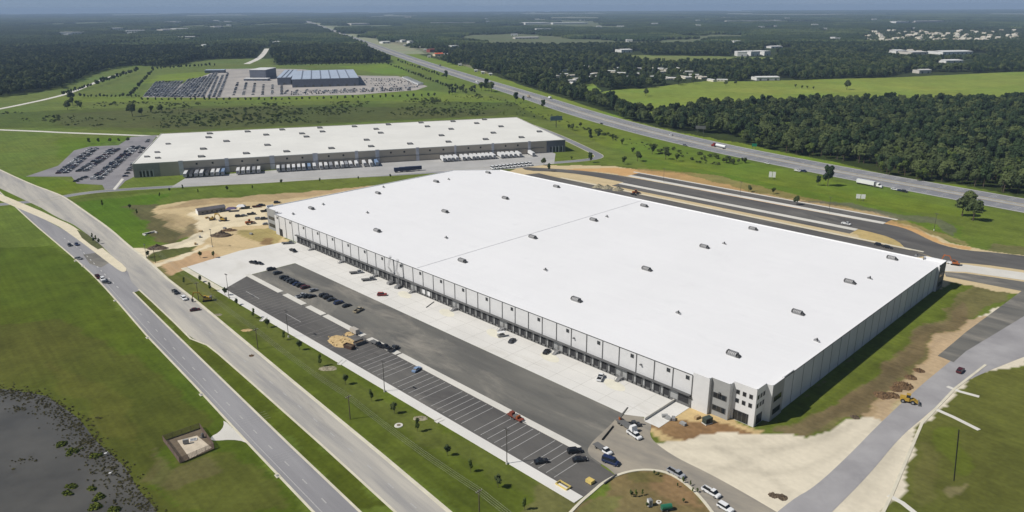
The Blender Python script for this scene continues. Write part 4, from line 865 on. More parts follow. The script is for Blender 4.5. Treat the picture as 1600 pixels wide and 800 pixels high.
def crown_mesh(name, rad, h0, h1, nl, nleaf, size, m, seed, core=True, obj=True):
    """many small leaf-clump faces spread through several lobes"""
    r = np.random.default_rng(seed); hz = (h1 - h0) / 2; cz = (h0 + h1) / 2
    lobes = []
    for i in range(nl):
        a = r.uniform(0, 6.28); q = r.uniform(.15, .62) * rad; z = cz + r.uniform(-.55, .6) * hz
        lobes.append((math.cos(a) * q, math.sin(a) * q, z, r.uniform(.34, .58) * rad, r.uniform(.30, .5) * hz * 1.1))
    lobes.append((0, 0, cz + .3 * hz, rad * .5, hz * .65))
    V = []; F = []
    for k in range(nleaf):
        L = lobes[k % len(lobes)]; d = r.normal(size=3); d /= np.linalg.norm(d); d[2] = abs(d[2]) * (1 if r.random() < .75 else -1)
        rr = r.uniform(.72, 1.06); p = np.array([L[0] + d[0] * L[3] * rr, L[1] + d[1] * L[3] * rr, L[2] + d[2] * L[4] * rr])
        nn = d + r.normal(size=3) * .45; nn /= np.linalg.norm(nn); t1 = np.cross(nn, r.normal(size=3)); t1 /= np.linalg.norm(t1); t2 = np.cross(nn, t1)
        s = size * r.uniform(.55, 1.25); o = len(V)
        V += [p + t1 * s, p + t2 * s * .8, p - t1 * s * .9, p - t2 * s * .8]; F.append((o, o + 1, o + 2, o + 3))
    if core:
        for L in lobes:
            o = len(V); n1_, n2_ = 6, 4
            for i in range(n2_ + 1):
                th = math.pi * i / n2_
                for j in range(n1_): ph = 6.283 * j / n1_; V.append(np.array([L[0] + math.sin(th) * math.cos(ph) * L[3] * .78, L[1] + math.sin(th) * math.sin(ph) * L[3] * .78, L[2] + math.cos(th) * L[4] * .78]))
            for i in range(n2_):
                for j in range(n1_): F.append((o + i * n1_ + j, o + i * n1_ + (j + 1) % n1_, o + (i + 1) * n1_ + (j + 1) % n1_, o + (i + 1) * n1_ + j))
    me = bpy.data.meshes.new(name); me.from_pydata([tuple(v) for v in V], [], F); me.materials.append(m); me.update(); return me
def trunk_mesh(h, r0, h_cr, seed, m=M_bark):
    r = random.Random(seed); mb = MB(); mb.cyl((0, 0, 0), (r.uniform(-.2, .2), r.uniform(-.2, .2), h_cr), r0, r0 * .7, m, 7)
    for k in range(4):
        a = k * 1.6 + r.uniform(-.3, .3); mb.cyl((0, 0, h_cr * .8), (math.cos(a) * h * .18, math.sin(a) * h * .18, h_cr + h * .22), r0 * .45, r0 * .12, m, 5)
    o = mb.build('trunk'); me = o.data; bpy.data.objects.remove(o); return me
crowns = [crown_mesh('crown', 5.6, 3.5, 14, 7, 620, .85, M_leaf, 1), crown_mesh('crown', 5.0, 3.0, 12.5, 6, 560, .8, M_leaf2, 2), crown_mesh('crown', 6.3, 4, 15.5, 8, 700, .9, M_leaf, 3), crown_mesh('crown', 4.2, 3, 16, 6, 560, .8, M_pine, 4)]
trunks = [trunk_mesh(14, .35, 5, 1), trunk_mesh(12, .3, 4.5, 2), trunk_mesh(15, .4, 5.5, 3), trunk_mesh(16, .3, 6, 4)]
small_crowns = [crown_mesh('crown', 1.2, 1.0, 3.8, 4, 150, .28, M_leaf, 11), crown_mesh('crown', .9, .9, 4.4, 4, 140, .26, M_leaf2, 12)]
small_trunks = [trunk_mesh(3.6, .07, 1.4, 5), trunk_mesh(4, .06, 1.5, 6)]
def tree(p, k, s, label, group=None, name='tree', small=False, cat='tree', rz=None, sz=None):
    t_ = thing(name, label, cat, (p[0], p[1], 0), rnd.uniform(0, 6.28) if rz is None else rz, group); t_.scale = (s, s, sz or s)
    for nm, me in (('trunk', (small_trunks if small else trunks)[k]), ('crown', (small_crowns if small else crowns)[k])):
        o = bpy.data.objects.new(nm, me); C.objects.link(o); o.parent = t_
    return t_
# ---- forest positions
def wpoly(px): return [(p.x, p.y) for p in G(*px)]
BASE_L = wpoly([(-900, 330), (-400, 196), (0, 152), (91, 139), (130, 122), (170, 108), (205, 103), (258, 105), (310, 98), (432, 103), (440, 100), (520, 99), (600, 98), (614, 95), (590, 81), (560, 70), (537, 60), (512, 50), (488, 41)]) + [(-2500, 9000), (-9000, 22300), (-40000, 22300), (-40000, 3000)]
BASE_R = wpoly([(1750, 335), (1640, 312), (1509, 291), (1445, 283), (1402, 276), (1370, 262), (1307, 254), (1245, 242), (1182, 228), (1120, 209), (1060, 204), (990, 190), (950, 173), (915, 164), (880, 152), (830, 139), (800, 128), (770, 119), (740, 111), (690, 97), (668, 84), (645, 77), (600, 67), (575, 60), (551, 53), (530, 47.5), (507, 39), (485, 32.5)]) + [(-2400, 9200), (-8400, 22300), (40000, 22300), (40000, 2000)]
CLEAR = [wpoly(PAST), wpoly(FIELD2), wpoly(MEADOW), wpoly([(880, 142), (925, 130), (945, 142), (930, 155), (905, 148)])]
CLEAR += [wpoly([(1140, 91), (1215, 91), (1215, 84), (1140, 84)]), wpoly([(1170, 132), (1230, 132), (1230, 122), (1175, 122)]), wpoly([(1340, 92), (1450, 90), (1450, 85), (1340, 86)]), wpoly([(1465, 92), (1560, 92), (1560, 84), (1465, 85)]), wpoly([(1380, 128), (1520, 124), (1520, 112), (1400, 115)]), wpoly([(395, 104), (428, 104), (425, 74), (405, 74)]),
          wpoly([(810, 41.5), (930, 40.5), (930, 37), (810, 37.5)]), wpoly([(545, 43), (585, 42), (585, 39), (545, 39)]), wpoly([(85, 59), (135, 58), (135, 53), (85, 53)]), wpoly([(165, 51), (300, 50), (300, 46.5), (165, 46.5)]), wpoly([(275, 65), (310, 65), (310, 59), (275, 59)]), wpoly([(965, 88), (995, 88), (995, 81), (965, 81)]), wpoly([(1100, 36.5), (1500, 34.5), (1500, 33.2), (1100, 34.5)]), wpoly([(670, 93), (712, 93), (706, 85), (672, 85)]), wpoly([(1200, 79), (1226, 79), (1226, 74), (1200, 74)])]
SPARSE = [wpoly([(845, 130), (1110, 132), (1140, 124), (1080, 104), (900, 100), (840, 108)]), wpoly([(1335, 68), (1530, 66), (1530, 47), (1360, 49)]), wpoly([(1390, 86), (1460, 85), (1460, 76), (1390, 78)])]
HP = np.array([(p.x, p.y) for p in HOUSES])
FARB = []
for a_, b_, dep, h, lb in far_list:
    p0_, p1_ = at(*a_), at(*b_); FARB.append((p0_.x, p1_.x, p0_.y, dep, h))
def in_forest(x, y, rng, edge=0):
    wx = x + (fbm(x, y, 50, 77) - .5) * 26; wy = y + (fbm(x, y, 50, 79) - .5) * 26
    m = inpoly(wx, wy, BASE_L) | inpoly(wx, wy, BASE_R)
    for c in CLEAR: m &= ~inpoly(wx, wy, c)
    sp_ = np.zeros(x.shape, bool)
    for c in SPARSE: sp_ |= inpoly(x, y, c)
    m &= ~(sp_ & (rng.random(x.shape) > .42))
    ry = np.array([p.y for p in HW][::-1]); rx = np.array([p.x for p in HW][::-1]); o_ = np.argsort(ry); ry, rx = ry[o_], rx[o_]
    for s_ in (1.0, 1.02, 1.04, 1.06, 1.085, 1.11): m &= ~((np.abs(x * s_ - np.interp(y * s_, ry, rx)) < 34) & (y > 1500))
    for x0_, x1_, y0_, dep, h in FARB:
        D = y0_; front = max(20, min(D * .10, 900) * (1.15 if h < 9 else .75)); mg = 12 + D * .006
        m &= ~((x > x0_ * y / y0_ - mg) & (x < x1_ * y / y0_ + mg) & (y > y0_ - front) & (y < y0_ + dep + 15))
    return m, sp_
g_ = 8.6; xs, ys_ = np.meshgrid(np.arange(-3000, 3400, g_), np.arange(430, 2700, g_)); xs = (xs + nrng.uniform(-4, 4, xs.shape)).ravel(); ys_ = (ys_ + nrng.uniform(-4, 4, ys_.shape)).ravel()
k = np.abs(xs) < ys_ * .86 + 170; xs, ys_ = xs[k], ys_[k]
m_, sp_ = in_forest(xs, ys_, nrng); xs, ys_ = xs[m_], ys_[m_]
for hx, hy in HP: 
    k = (np.abs(xs - hx * ys_ / hy) > 8.5) | (ys_ > hy + 7) | (ys_ < hy - 95); xs, ys_ = xs[k], ys_[k]
PX, PY, PZ = to_px(np.stack([xs, ys_, np.full_like(xs, 8)], 1))
dist = np.hypot(xs, ys_); inside = (PX > 10) & (PX < 1595) & (PY > 5)
order = np.argsort(np.where(inside, dist, 1e9))[:175]; pick = np.zeros(len(xs), bool); pick[order] = True
for i in order:
    kk = int(nrng.integers(0, 4)) if nrng.random() > .2 else 0
    tree((xs[i], ys_[i]), kk, float(nrng.uniform(.7, 1.2)), 'dense green tree in the dark wood across the highway', 'trees in the dark wood across the highway')
fx, fy = xs[~pick], ys_[~pick]
def scatter(name, label, cat, pts, scales, sources, kind='stuff', zs=None, pick=None):
    me = bpy.data.meshes.new(name); n_ = len(pts); me.vertices.add(n_); me.vertices.foreach_set('co', np.asarray(pts, float).ravel())
    a = me.attributes.new('psize', 'FLOAT', 'POINT'); a.data.foreach_set('value', np.asarray(scales, float)); a = me.attributes.new('prot', 'FLOAT', 'POINT'); a.data.foreach_set('value', nrng.uniform(0, 6.28, n_))
    a = me.attributes.new('pidx', 'INT', 'POINT'); a.data.foreach_set('value', (nrng.integers(0, len(sources), n_) if pick is None else np.clip(pick, 0, len(sources) - 1)).astype(np.int32)); me.update()
    o = bpy.data.objects.new(name, me); C.objects.link(o); tag(o, label, cat, None, kind)
    col = bpy.data.collections.new(name + '_sources')
    for s in sources: so = bpy.data.objects.new(s.name + '_source', s); col.objects.link(so)
    ng = bpy.data.node_groups.new(name, 'GeometryNodeTree'); ng.interface.new_socket('Geometry', in_out='INPUT', socket_type='NodeSocketGeometry'); ng.interface.new_socket('Geometry', in_out='OUTPUT', socket_type='NodeSocketGeometry')
    N = ng.nodes; gi = N.new('NodeGroupInput'); go_ = N.new('NodeGroupOutput'); ip = N.new('GeometryNodeInstanceOnPoints'); ci = N.new('GeometryNodeCollectionInfo'); ci.inputs['Collection'].default_value = col; ci.inputs['Separate Children'].default_value = True; ci.inputs['Reset Children'].default_value = True
    def att(nm, tp): q = N.new('GeometryNodeInputNamedAttribute'); q.data_type = tp; q.inputs['Name'].default_value = nm; return q.outputs[0]
    cx = N.new('ShaderNodeCombineXYZ'); ng.links.new(att('prot', 'FLOAT'), cx.inputs['Z'])
    ng.links.new(gi.outputs[0], ip.inputs['Points']); ng.links.new(ci.outputs[0], ip.inputs['Instance']); ip.inputs['Pick Instance'].default_value = True
    ng.links.new(att('pidx', 'INT'), ip.inputs['Instance Index']); ng.links.new(cx.outputs[0], ip.inputs['Rotation']); ng.links.new(att('psize', 'FLOAT'), ip.inputs['Scale']); ng.links.new(ip.outputs[0], go_.inputs[0])
    md = o.modifiers.new('scatter', 'NODES'); md.node_group = ng; return o
scatter('forest', 'dense broadleaf forest behind the highway and around the fields', 'forest', np.stack([fx, fy, np.full_like(fx, -.4)], 1), nrng.uniform(.6, 1.3, len(fx)), crowns, pick=np.floor(np.clip((fbm(fx, fy, 130, 91) - .25) * 2, 0, .999) * 2.2 + nrng.uniform(0, 2.2, len(fx))))
def patch_mesh(size, n_, rad, hgt, seed, m):
    r = np.random.default_rng(seed); V = []; F = []
    for k_ in range(n_):
        x, y = r.uniform(-size / 2, size / 2, 2); q = rad * r.uniform(.7, 1.3); h = hgt * r.uniform(.72, 1.15); o = len(V); a, b_ = 7, 4
        for i in range(b_ + 1):
            th = 1.9 * i / b_
            for j in range(a): ph = 6.283 * (j + .5 * (i % 2)) / a; jt = r.uniform(.78, 1.18); V.append((x + math.sin(th) * math.cos(ph) * q * jt, y + math.sin(th) * math.sin(ph) * q * jt, h - q * 1.1 + math.cos(th) * q * 1.1 * r.uniform(.85, 1.1)))
        for i in range(b_):
            for j in range(a): F.append((o + i * a + j, o + i * a + (j + 1) % a, o + (i + 1) * a + (j + 1) % a, o + (i + 1) * a + j))
    me = bpy.data.meshes.new('canopy_patch'); me.from_pydata(V, [], F); me.materials.append(m); me.update(); return me
M_fleaf = foliage('far_foliage', lin(36, 50, 34), lin(62, 76, 46)); M_fleaf2 = foliage('far_olive_foliage', lin(40, 52, 32), lin(66, 78, 44)); M_fleaf3 = foliage('far_pale_foliage', lin(60, 74, 46), lin(92, 102, 62))
pm = [patch_mesh(80, 75, 6, 13.5, 20 + i, (M_pine, M_fleaf, M_fleaf2, M_fleaf3)[i]) for i in range(4)]
g_ = 62; xs, ys_ = np.meshgrid(np.arange(-9000, 9500, g_), np.arange(2700, 8600, g_)); xs = (xs + nrng.uniform(-15, 15, xs.shape)).ravel(); ys_ = (ys_ + nrng.uniform(-15, 15, ys_.shape)).ravel()
k = np.abs(xs) < ys_ * .84 + 200; xs, ys_ = xs[k], ys_[k]; m_, sp_ = in_forest(xs, ys_, nrng); SUB = wpoly([(1335, 69), (1640, 67), (1640, 46), (1352, 48)]); m_ &= ~inpoly(xs, ys_, SUB); m_ &= (fbm(xs, ys_ * .45, 520, 5) > .365) ; xs, ys_ = xs[m_], ys_[m_]
scatter('distant_forest', 'unbroken distant woods running to the horizon', 'forest', np.stack([xs, ys_, np.full_like(xs, 0)], 1), nrng.uniform(.85, 1.15, len(xs)), pm, pick=np.floor(np.clip((fbm(xs, ys_, 520, 93, 4) - .5) * 3.2 + .5, 0, .999) * 4 + nrng.uniform(-.5, .5, len(xs))))
pm2 = [patch_mesh(330, 420, 12, 15, 40 + i, (M_pine, M_fleaf2, M_fleaf3)[i]) for i in range(3)]
g_ = 270; xs, ys_ = np.meshgrid(np.arange(-20000, 21000, g_), np.arange(8600, 22200, g_)); xs = (xs + nrng.uniform(-60, 60, xs.shape)).ravel(); ys_ = (ys_ + nrng.uniform(-60, 60, ys_.shape)).ravel()
k = np.abs(xs) < ys_ * .84 + 400; xs, ys_ = xs[k], ys_[k]; m_, sp_ = in_forest(xs, ys_, nrng); m_ &= (fbm(xs, ys_ * .3, 900, 15) > .43); xs, ys_ = xs[m_], ys_[m_]
scatter('horizon_forest', 'farthest band of woods under the horizon', 'forest', np.stack([xs, ys_, np.full_like(xs, 0)], 1), nrng.uniform(.9, 1.1, len(xs)), pm2, pick=np.floor(np.clip((fbm(xs, ys_ * .6, 1700, 95, 4) - .5) * 3.2 + .5, 0, .999) * 3 + nrng.uniform(-.5, .5, len(xs))))

sx_ = nrng.uniform(1400, 4600, 60000); sy_ = nrng.uniform(2600, 4800, 60000); q_ = inpoly(sx_, sy_, SUB); sx_, sy_ = sx_[q_][:6000], sy_[q_][:6000]
for hx, hy in HP[len(mh_px):]:
    k = (np.abs(sx_ - hx * sy_ / hy) > 13) | (sy_ > hy + 8) | (sy_ < hy - 150); sx_, sy_ = sx_[k], sy_[k]
scatter('suburb_trees', 'small trees scattered among the suburban houses at far right', 'trees', np.stack([sx_, sy_, np.zeros_like(sx_)], 1), nrng.uniform(.4, .7, len(sx_)), crowns)
# ---- brush of the overgrown field and the verges
M_brush = foliage('brush_foliage', lin(72, 86, 46), lin(98, 108, 60))
shrub = [crown_mesh('shrub', 1.5, 0, 1.6, 4, 90, .4, M_brush, 31, core=True), crown_mesh('shrub', 2.0, 0, 2.2, 4, 110, .45, M_leaf2, 32), crown_mesh('shrub', 2.6, 0, 1.5, 5, 130, .45, M_brush, 33)]
bx_ = nrng.uniform(-700, 420, 14000); by_ = nrng.uniform(650, 1500, 14000)
fld = inpoly(bx_, by_, wpoly([(-200, 200), (91, 196), (260, 200), (560, 190), (800, 178), (880, 192), (1000, 236), (1130, 262), (1120, 245), (1000, 222), (900, 195), (830, 166), (740, 146), (660, 154), (600, 158), (430, 161), (300, 160), (91, 160), (-200, 170)]))
dn = fbm(bx_, by_, 60, 61, 4); fld &= dn > .50; bx_, by_, dn = bx_[fld], by_[fld], dn[fld]
scatter('brush', 'low scrub covering the overgrown field between the lots', 'brush', np.stack([bx_, by_, np.zeros_like(bx_)], 1), nrng.uniform(.5, 1.3, len(bx_)) * (.6 + (dn - .5) * 3), shrub)
# marsh growth in and around the pond
M_reed = foliage('reed_brown', lin(84, 80, 58), lin(116, 112, 74))
marsh = [crown_mesh('marsh_clump', .9, -.1, .45, 4, 70, .2, M_reed, 35, core=False), crown_mesh('marsh_clump', .7, -.1, .5, 3, 60, .18, M_reed, 36, core=False)]
marsh2 = [crown_mesh('marsh_clump', 1.0, -.1, .8, 4, 120, .22, foliage('reed_green', lin(84, 96, 40), lin(116, 124, 52)), 37)]; mg_ = []
pe = [Vector(p) for p in cut_line(pond, 1.2)]; mp_ = []
for p in pe:
    if -260 < p.x < 0 and 120 < p.y < 320:
        for _ in range(13): mp_.append((p.x - abs(rnd.gauss(0, 4.5)), p.y - rnd.gauss(.5, 2.5), 0))
for a, b_, n_, s_ in ((97, 694, 22, 1.3), (110, 705, 22, 1.6), (150, 712, 14, 1.4), (112, 762, 12, 1), (106, 770, 12, 1), (157, 777, 10, 1), (145, 765, 8, .8), (178, 796, 20, 1.2), (147, 792, 12, 1), (150, 655, 10, 2), (120, 665, 30, 3), (140, 690, 40, 4), (40, 720, 20, 3), (30, 640, 30, 3)):
    c = at(a, b_)
    for _ in range(n_): (mg_ if s_ < 1.9 else mp_).append((c.x + rnd.gauss(0, s_ * .6), c.y + rnd.gauss(0, s_ * .5), 0))
scatter('marsh_growth', 'ragged marsh plants along and in the dark pond', 'marsh plants', mp_, [rnd.uniform(.22, .75) for _ in mp_], marsh)
scatter('marsh_tufts', 'bright green tufts standing in the dark pond water', 'marsh plants', mg_, [rnd.uniform(.5, 1.2) for _ in mg_], marsh2)

# ---- single trees
lab_y = ['young tree on the site lawn beside the car park kerb']
young = [(370, 477), (397, 497), (418, 512), (444, 531), (468, 547), (500, 572), (540, 601), (580, 627), (616, 646), (652, 674), (699, 712), (735, 738), (778, 762), (820, 797), (352, 462), (329, 455), (313, 441), (288, 444)]
for i, (a, b_) in enumerate(young):
    tree(at(a, b_), i % 2, rnd.uniform(.9, 1.25), 'young lawn tree between the white car park kerb and the power line', 'young trees along the site lawn', 'sapling', True)
north = [(250, 308), (203, 327), (214, 336), (440, 288), (500, 285), (560, 281), (610, 278), (310, 302), (355, 299), (395, 296), (160, 323), (286, 297), (265, 300)]
for a, b_ in north: tree(at(a, b_), rnd.randint(0, 1), rnd.uniform(.8, 1.2), 'small tree on the grass strip between the two warehouses', 'small trees between the warehouses', 'sapling', True)
for i, (a, b_, s, k_) in enumerate([(922, 214, .55, 3), (936, 216, .5, 3), (972, 226, .5, 1), (895, 204, .6, 0), (889, 202, .5, 1), (907, 199, .45, 0), (989, 240, .5, 1), (1019, 241, .75, 1), (1040, 249, .7, 0), (1057, 252, .6, 1), (996, 252, .7, 0), (975, 257, .6, 1), (922, 254, .6, 3), (922, 219, .5, 0), (850, 258, .5, 0), (858, 268, .45, 3), (893, 250, .3, 1), (1245, 320, .5, 0), (1208, 303, .4, 1), (1170, 300, .4, 0)]):
    tree(at(a, b_), k_, s, 'small tree on the rough grass between warehouses and highway', 'small trees on the rough grass by the highway')
def one(a, b_, k_, s, lb, name='tree', sz=None, cat='tree'): return tree(at(a, b_), k_, s, lb, None, name, False, cat, None, sz)
one(1293, 291, 3, 1.0, 'tall slim tree alone on the near highway verge', 'tree', 1.05); one(1278, 290, 3, .5, 'small dark tree left of the tall slim verge tree')
for i, q in enumerate([(1503, 338), (1512, 330), (1520, 345)]): tree(at(*q), 2, .95, 'big dark tree of the clump at the right edge by the highway', 'dark tree clump at the right edge')
one(207, 182, 2, 1.15, 'big round dark tree in the left part of the field'); one(222, 181, 0, .8, 'dark tree touching the right side of the big round one')
one(237, 176, 1, .8, 'middle-sized tree right of the big dark round tree'); one(252, 176, 0, .85, 'dark tree second to the right of the big round one')
for q in ((107, 168), (114, 165), (121, 167), (127, 170), (112, 158), (106, 172)): tree(at(*q), rnd.randint(0, 3), rnd.uniform(.7, 1.05), 'tree in the tall clump at the left edge below the lane', 'tall tree clump at the left edge')
one(697, 124, 3, 1.1, 'tall dark tree standing between auction lot and highway'); one(806, 160, 3, .95, 'slim dark tree just below the highway left of its twin'); one(818, 160, 3, .6, 'short dark tree right of the slim highway tree'); one(849, 170, 3, .8, 'dark tree by the billboard below the highway')
for q in ((752, 142), (758, 142), (764, 143), (768, 144), (760, 138)): tree(at(*q), rnd.randint(0, 3), rnd.uniform(.9, 1.25), 'tree in the big dark clump touching the highway', 'dark tree clump touching the highway')
for _ in range(26): tree(at(rnd.uniform(697, 742), rnd.uniform(137, 149)), rnd.randint(0, 3), rnd.uniform(.35, .7), 'small tree in the thicket right of the auction lot', 'thicket right of the auction lot')
for _ in range(12): tree(at(rnd.uniform(1130, 1168), rnd.uniform(252, 258)), rnd.randint(0, 1), rnd.uniform(.3, .45), 'bush in the row on the near highway verge', 'bushes on the near highway verge', 'bush', False, 'bush')
ROWP = []
def row(p, q, n_, s, lb, grp, ks=(0, 1)):
    for i in range(n_):
        t_ = (i + rnd.uniform(-.2, .2)) / max(1, n_ - 1); w0 = at(p[0] + (q[0] - p[0]) * t_, p[1] + (q[1] - p[1]) * t_); ROWP.append((w0.x, w0.y, 0, s * rnd.uniform(.8, 1.2)))
row((98, 150), (143, 136), 14, .5, 'tree in the row along the pale lane at far left', 'trees along the pale lane')
row((150, 135), (215, 113), 16, .75, 'tree in the row right of the pale lane', 'trees right of the pale lane')
row((125, 153), (218, 153), 16, .45, 'tree in the dotted row left of the vehicle lot', 'dotted tree row left of the vehicle lot')
row((205, 152), (240, 112), 16, .6, 'tree in the line up the left side of the vehicle lot', 'tree line at the left side of the vehicle lot', (3, 0))
row((222, 158), (425, 158), 20, .42, 'small tree below the left half of the vehicle lot', 'small trees below the vehicle lot left half')
row((430, 158), (680, 152), 24, .4, 'small tree below the right half of the vehicle lot', 'small trees below the vehicle lot right half')
row((240, 110), (335, 104), 16, .6, 'tree in the row above the car rows of the vehicle lot', 'tree row above the vehicle lot')
row((440, 103.5), (598, 101), 26, .5, 'small light tree along the foot of the far woods', 'small trees along the foot of the far woods')
row((604, 101), (700, 138), 26, .5, 'tree in the left hedge line beside the highway', 'left hedge line beside the highway')
row((622, 97), (694, 122), 20, .5, 'tree in the right hedge line beside the highway', 'right hedge line beside the highway')
row((140, 225), (200, 222), 5, .35, 'small tree above the office car park', 'small trees above the office car park')
scatter('tree_rows', 'rows of small distant trees around the vehicle lot and lanes', 'trees', [r[:3] for r in ROWP], [r[3] for r in ROWP], crowns)
for a, b_, s in ((1009, 150, .9), (1323, 140, 1.2), (1243, 137, .5), (1253, 139, .5), (1261, 139, .45), (1271, 140, .45), (1134, 134, .7), (1150, 133, .7), (1015, 137, 1.3), (1060, 133, 1.3), (1083, 131, 1.0), (1037, 134, .6), (997, 138, .8)):
    one(a, b_, 0 if s > .6 else 1, s, 'round tree standing alone in the middle of the bright pasture' if a == 1323 else ('dark tree alone at the near left end of the pasture' if a == 1009 else 'dark tree on the far left edge of the bright pasture' if a < 1200 else 'small tree of the short row in the bright pasture'), cat='tree')['group'] = 'trees of the bright pasture'
for a, b_ in ((145, 373), (150, 377), (147, 379), (155, 381)): tree(at(a, b_), rnd.randint(0, 1), .9, 'low dark shrub in the planted end of the road median', 'shrubs in the road median', 'shrub', True, 'shrub')
for a, b_, lb in ((334, 403, 'reddish shrub on bare ground above the white court'), (313, 403, 'small green shrub on bare ground left of the reddish one'), (232, 402, 'dark shrub at the left tip of the green wedge by the entrance')): tree(at(a, b_), 0, 1.1, lb, None, 'shrub', True, 'shrub')
for _ in range(14):
    p = at(rnd.uniform(975, 1090), rnd.uniform(742, 796)); tree(p, rnd.randint(0, 1), rnd.uniform(.35, .6), 'small shrub planted on the curved dirt island', 'shrubs on the curved dirt island', 'shrub', True, 'shrub')

# ================================================================== vehicles
def paint(name, c): return mat('paint_' + name, lin(*c), .35, var=.03, spec=.5)
PAINTS = {'black': (34, 34, 38), 'dark grey': (62, 64, 68), 'silver': (160, 163, 168), 'white': (225, 226, 226), 'dark blue': (36, 48, 82), 'dark red': (78, 28, 32), 'red': (134, 46, 42), 'beige': (168, 156, 130), 'grey': (120, 122, 126), 'light blue': (128, 152, 184), 'green': (44, 110, 84), 'tan': (150, 130, 90)}
def wheel(x, y, r, w_, parent):
    mb = MB(); mb.cyl((x, y - w_ / 2, r), (x, y + w_ / 2, r), r, r, M_tyre, 10); mb.cyl((x, y - w_ / 2 - .01, r), (x, y + w_ / 2 + .01, r), r * .55, r * .55, M_steel, 8)
    return mb.build('wheel', parent)
CARP = {
 'sedan': dict(L=4.7, W=1.85, body=[(-2.35, .32), (2.3, .32), (2.38, .6), (2.2, .82), (1.1, .98), (-1.6, 1.02), (-2.3, .95)], gh=(-1.75, 1.05, .98, 1.45, .55, .75)),
 'suv': dict(L=4.9, W=1.98, body=[(-2.45, .38), (2.4, .38), (2.45, .8), (2.3, 1.05), (1.15, 1.15), (-2.35, 1.18), (-2.45, .9)], gh=(-2.3, 1.1, 1.12, 1.75, .3, .6)),
 'van': dict(L=5.6, W=2.1, body=[(-2.8, .4), (2.75, .4), (2.8, .9), (2.5, 1.25), (1.8, 1.35), (-2.75, 1.4), (-2.8, .9)], gh=(-2.75, 1.9, 1.33, 2.25, .12, .7))}
def car_geo(kind, c, single=True, parent=None):
    d = CARP[kind]; P = paint(c, PAINTS[c]); w_ = d['W'] / 2; x0, x1, z0, z1, tb, tf = d['gh']
    mb = MB(); mb.prism(d['body'], -w_, w_, P, .25); mb.box(x0 + tb * .92, x1 - tf * .95, -w_ * .78, w_ * .78, z1 - .05, z1 + .03, P)
    mb.box(x1 - .1, x1 + .02, -w_ * .85, w_ * .85, z0 - .05, z0 + .03, P)
    gl = mb if single else MB(); gl.box(x0, x1, -w_ * .95, w_ * .95, z0 - .02, z1 - .04, M_glass, tx=tf, ty=w_ * .18, txb=tb)
    r = .36 if kind != 'sedan' else .33; xs_ = (-d['L'] * .3, d['L'] * .31)
    if single:
        for x in xs_:
            for s in (-1, 1): mb.cyl((x, s * w_ - .12, r), (x, s * w_ + .02 * s + (.1 if s < 0 else 0), r), r, r, M_tyre, 8)
        return mb
    b_ = mb.build('body', parent); gl.build('window', parent)
    for x in xs_:
        for s in (-1, 1): wheel(x, s * (w_ - .08), r, .24, parent)
    hb = MB(); M_lamp = mat('lamp_lens', (.6, .6, .58), .2)
    for s in (-1, 1): hb = MB(); hb.box(d['L'] / 2 - .12, d['L'] / 2 + .02, s * w_ * .68 - .2, s * w_ * .68 + .2, .62, .78, M_lamp); hb.build('headlight', parent)
def pickup_geo(c, parent, flat=False):
    P = paint(c, PAINTS[c]); mb = MB(); w_ = .98
    L = 2.9; mb.prism([(-.2, .45), (L, .45), (L + .05, .9), (L - .15, 1.12), (1.7, 1.2), (-.2, 1.22)], -w_, w_, P, .2)
    if flat: mb.box(-4.4, -.3, -1.15, 1.15, .95, 1.1, M_dkgrey); mb.box(-4.2, -.3, -.5, .5, .55, .95, M_black)
    else:
        mb.box(-2.9, -.2, -w_, w_, .5, .8, P); mb.box(-2.9, -.2, -w_, -w_ + .12, .8, 1.25, P); mb.box(-2.9, -.2, w_ - .12, w_, .8, 1.25, P); mb.box(-2.95, -2.82, -w_, w_, .8, 1.25, P)
        mb.box(-2.8, -.22, -w_ + .13, w_ - .13, .801, .83, M_black)
    mb.box(.15, 1.25, -.78, .78, 1.83, 1.9, P)
    mb.build('body', parent)
    gl = MB(); gl.box(-.15, 1.95, -.93, .93, 1.2, 1.84, M_glass, tx=.62, ty=.14, txb=.22); gl.build('window', parent)
    for x in ((-1.9 if not flat else -3.0), 1.85):
        for s in (-1, 1): wheel(x, s * .88, .4, .28, parent)
def boxv(name, parent, boxes):
    mb = MB()
    for b_ in boxes: mb.box(*b_[:6], b_[6], **(b_[7] if len(b_) > 7 else {}))
    return mb.build(name, parent)
def trailer_geo(c, parent, L=14.5, h=4.0, single=True, cab=False):
    P = paint(c, PAINTS[c]); mb = MB()
    mb.box(-L, 0, -1.28, 1.28, 1.15, h, P); mb.box(-L, -.2, -.5, .5, .85, 1.15, M_dkgrey)
    for s in (-1, 1):
        for x in (-L + 1.2, -L + 2.5): mb.cyl((x, s * .8, .5), (x, s * 1.22, .5), .5, .5, M_tyre, 8)
        mb.box(-2.6, -2.4, s * .9 - .06, s * .9 + .06, 0, 1.15, M_steel)
    mb.box(-.01, .02, -1.1, 1.1, 1.4, h - .25, mat('trailer_nose', lin(150, 150, 152), .6))
    return mb
def tractor_geo(c, parent, x0=0):
    P = paint(c, PAINTS[c]); mb = MB()
    mb.box(x0 - .5, x0 + 5.6, -.5, .5, .6, 1.0, M_dkgrey)
    mb.box(x0 + 1.3, x0 + 3.6, -1.2, 1.2, 1.0, 3.7, P, tx=.3, ty=.1); mb.box(x0 + 3.55, x0 + 5.9, -1.05, 1.05, .8, 2.0, P, tx=.3, ty=.12)
    mb.build('cab', parent)
    gl = MB(); gl.box(x0 + 2.6, x0 + 3.62, -1.16, 1.16, 2.1, 2.95, M_glass, tx=.12); gl.build('windscreen', parent)
    for x in (x0 - .2, x0 + .95, x0 + 4.9):
        for s in (-1, 1): wheel(x, s * 1.0, .5, .4, parent)
PROTO = {}
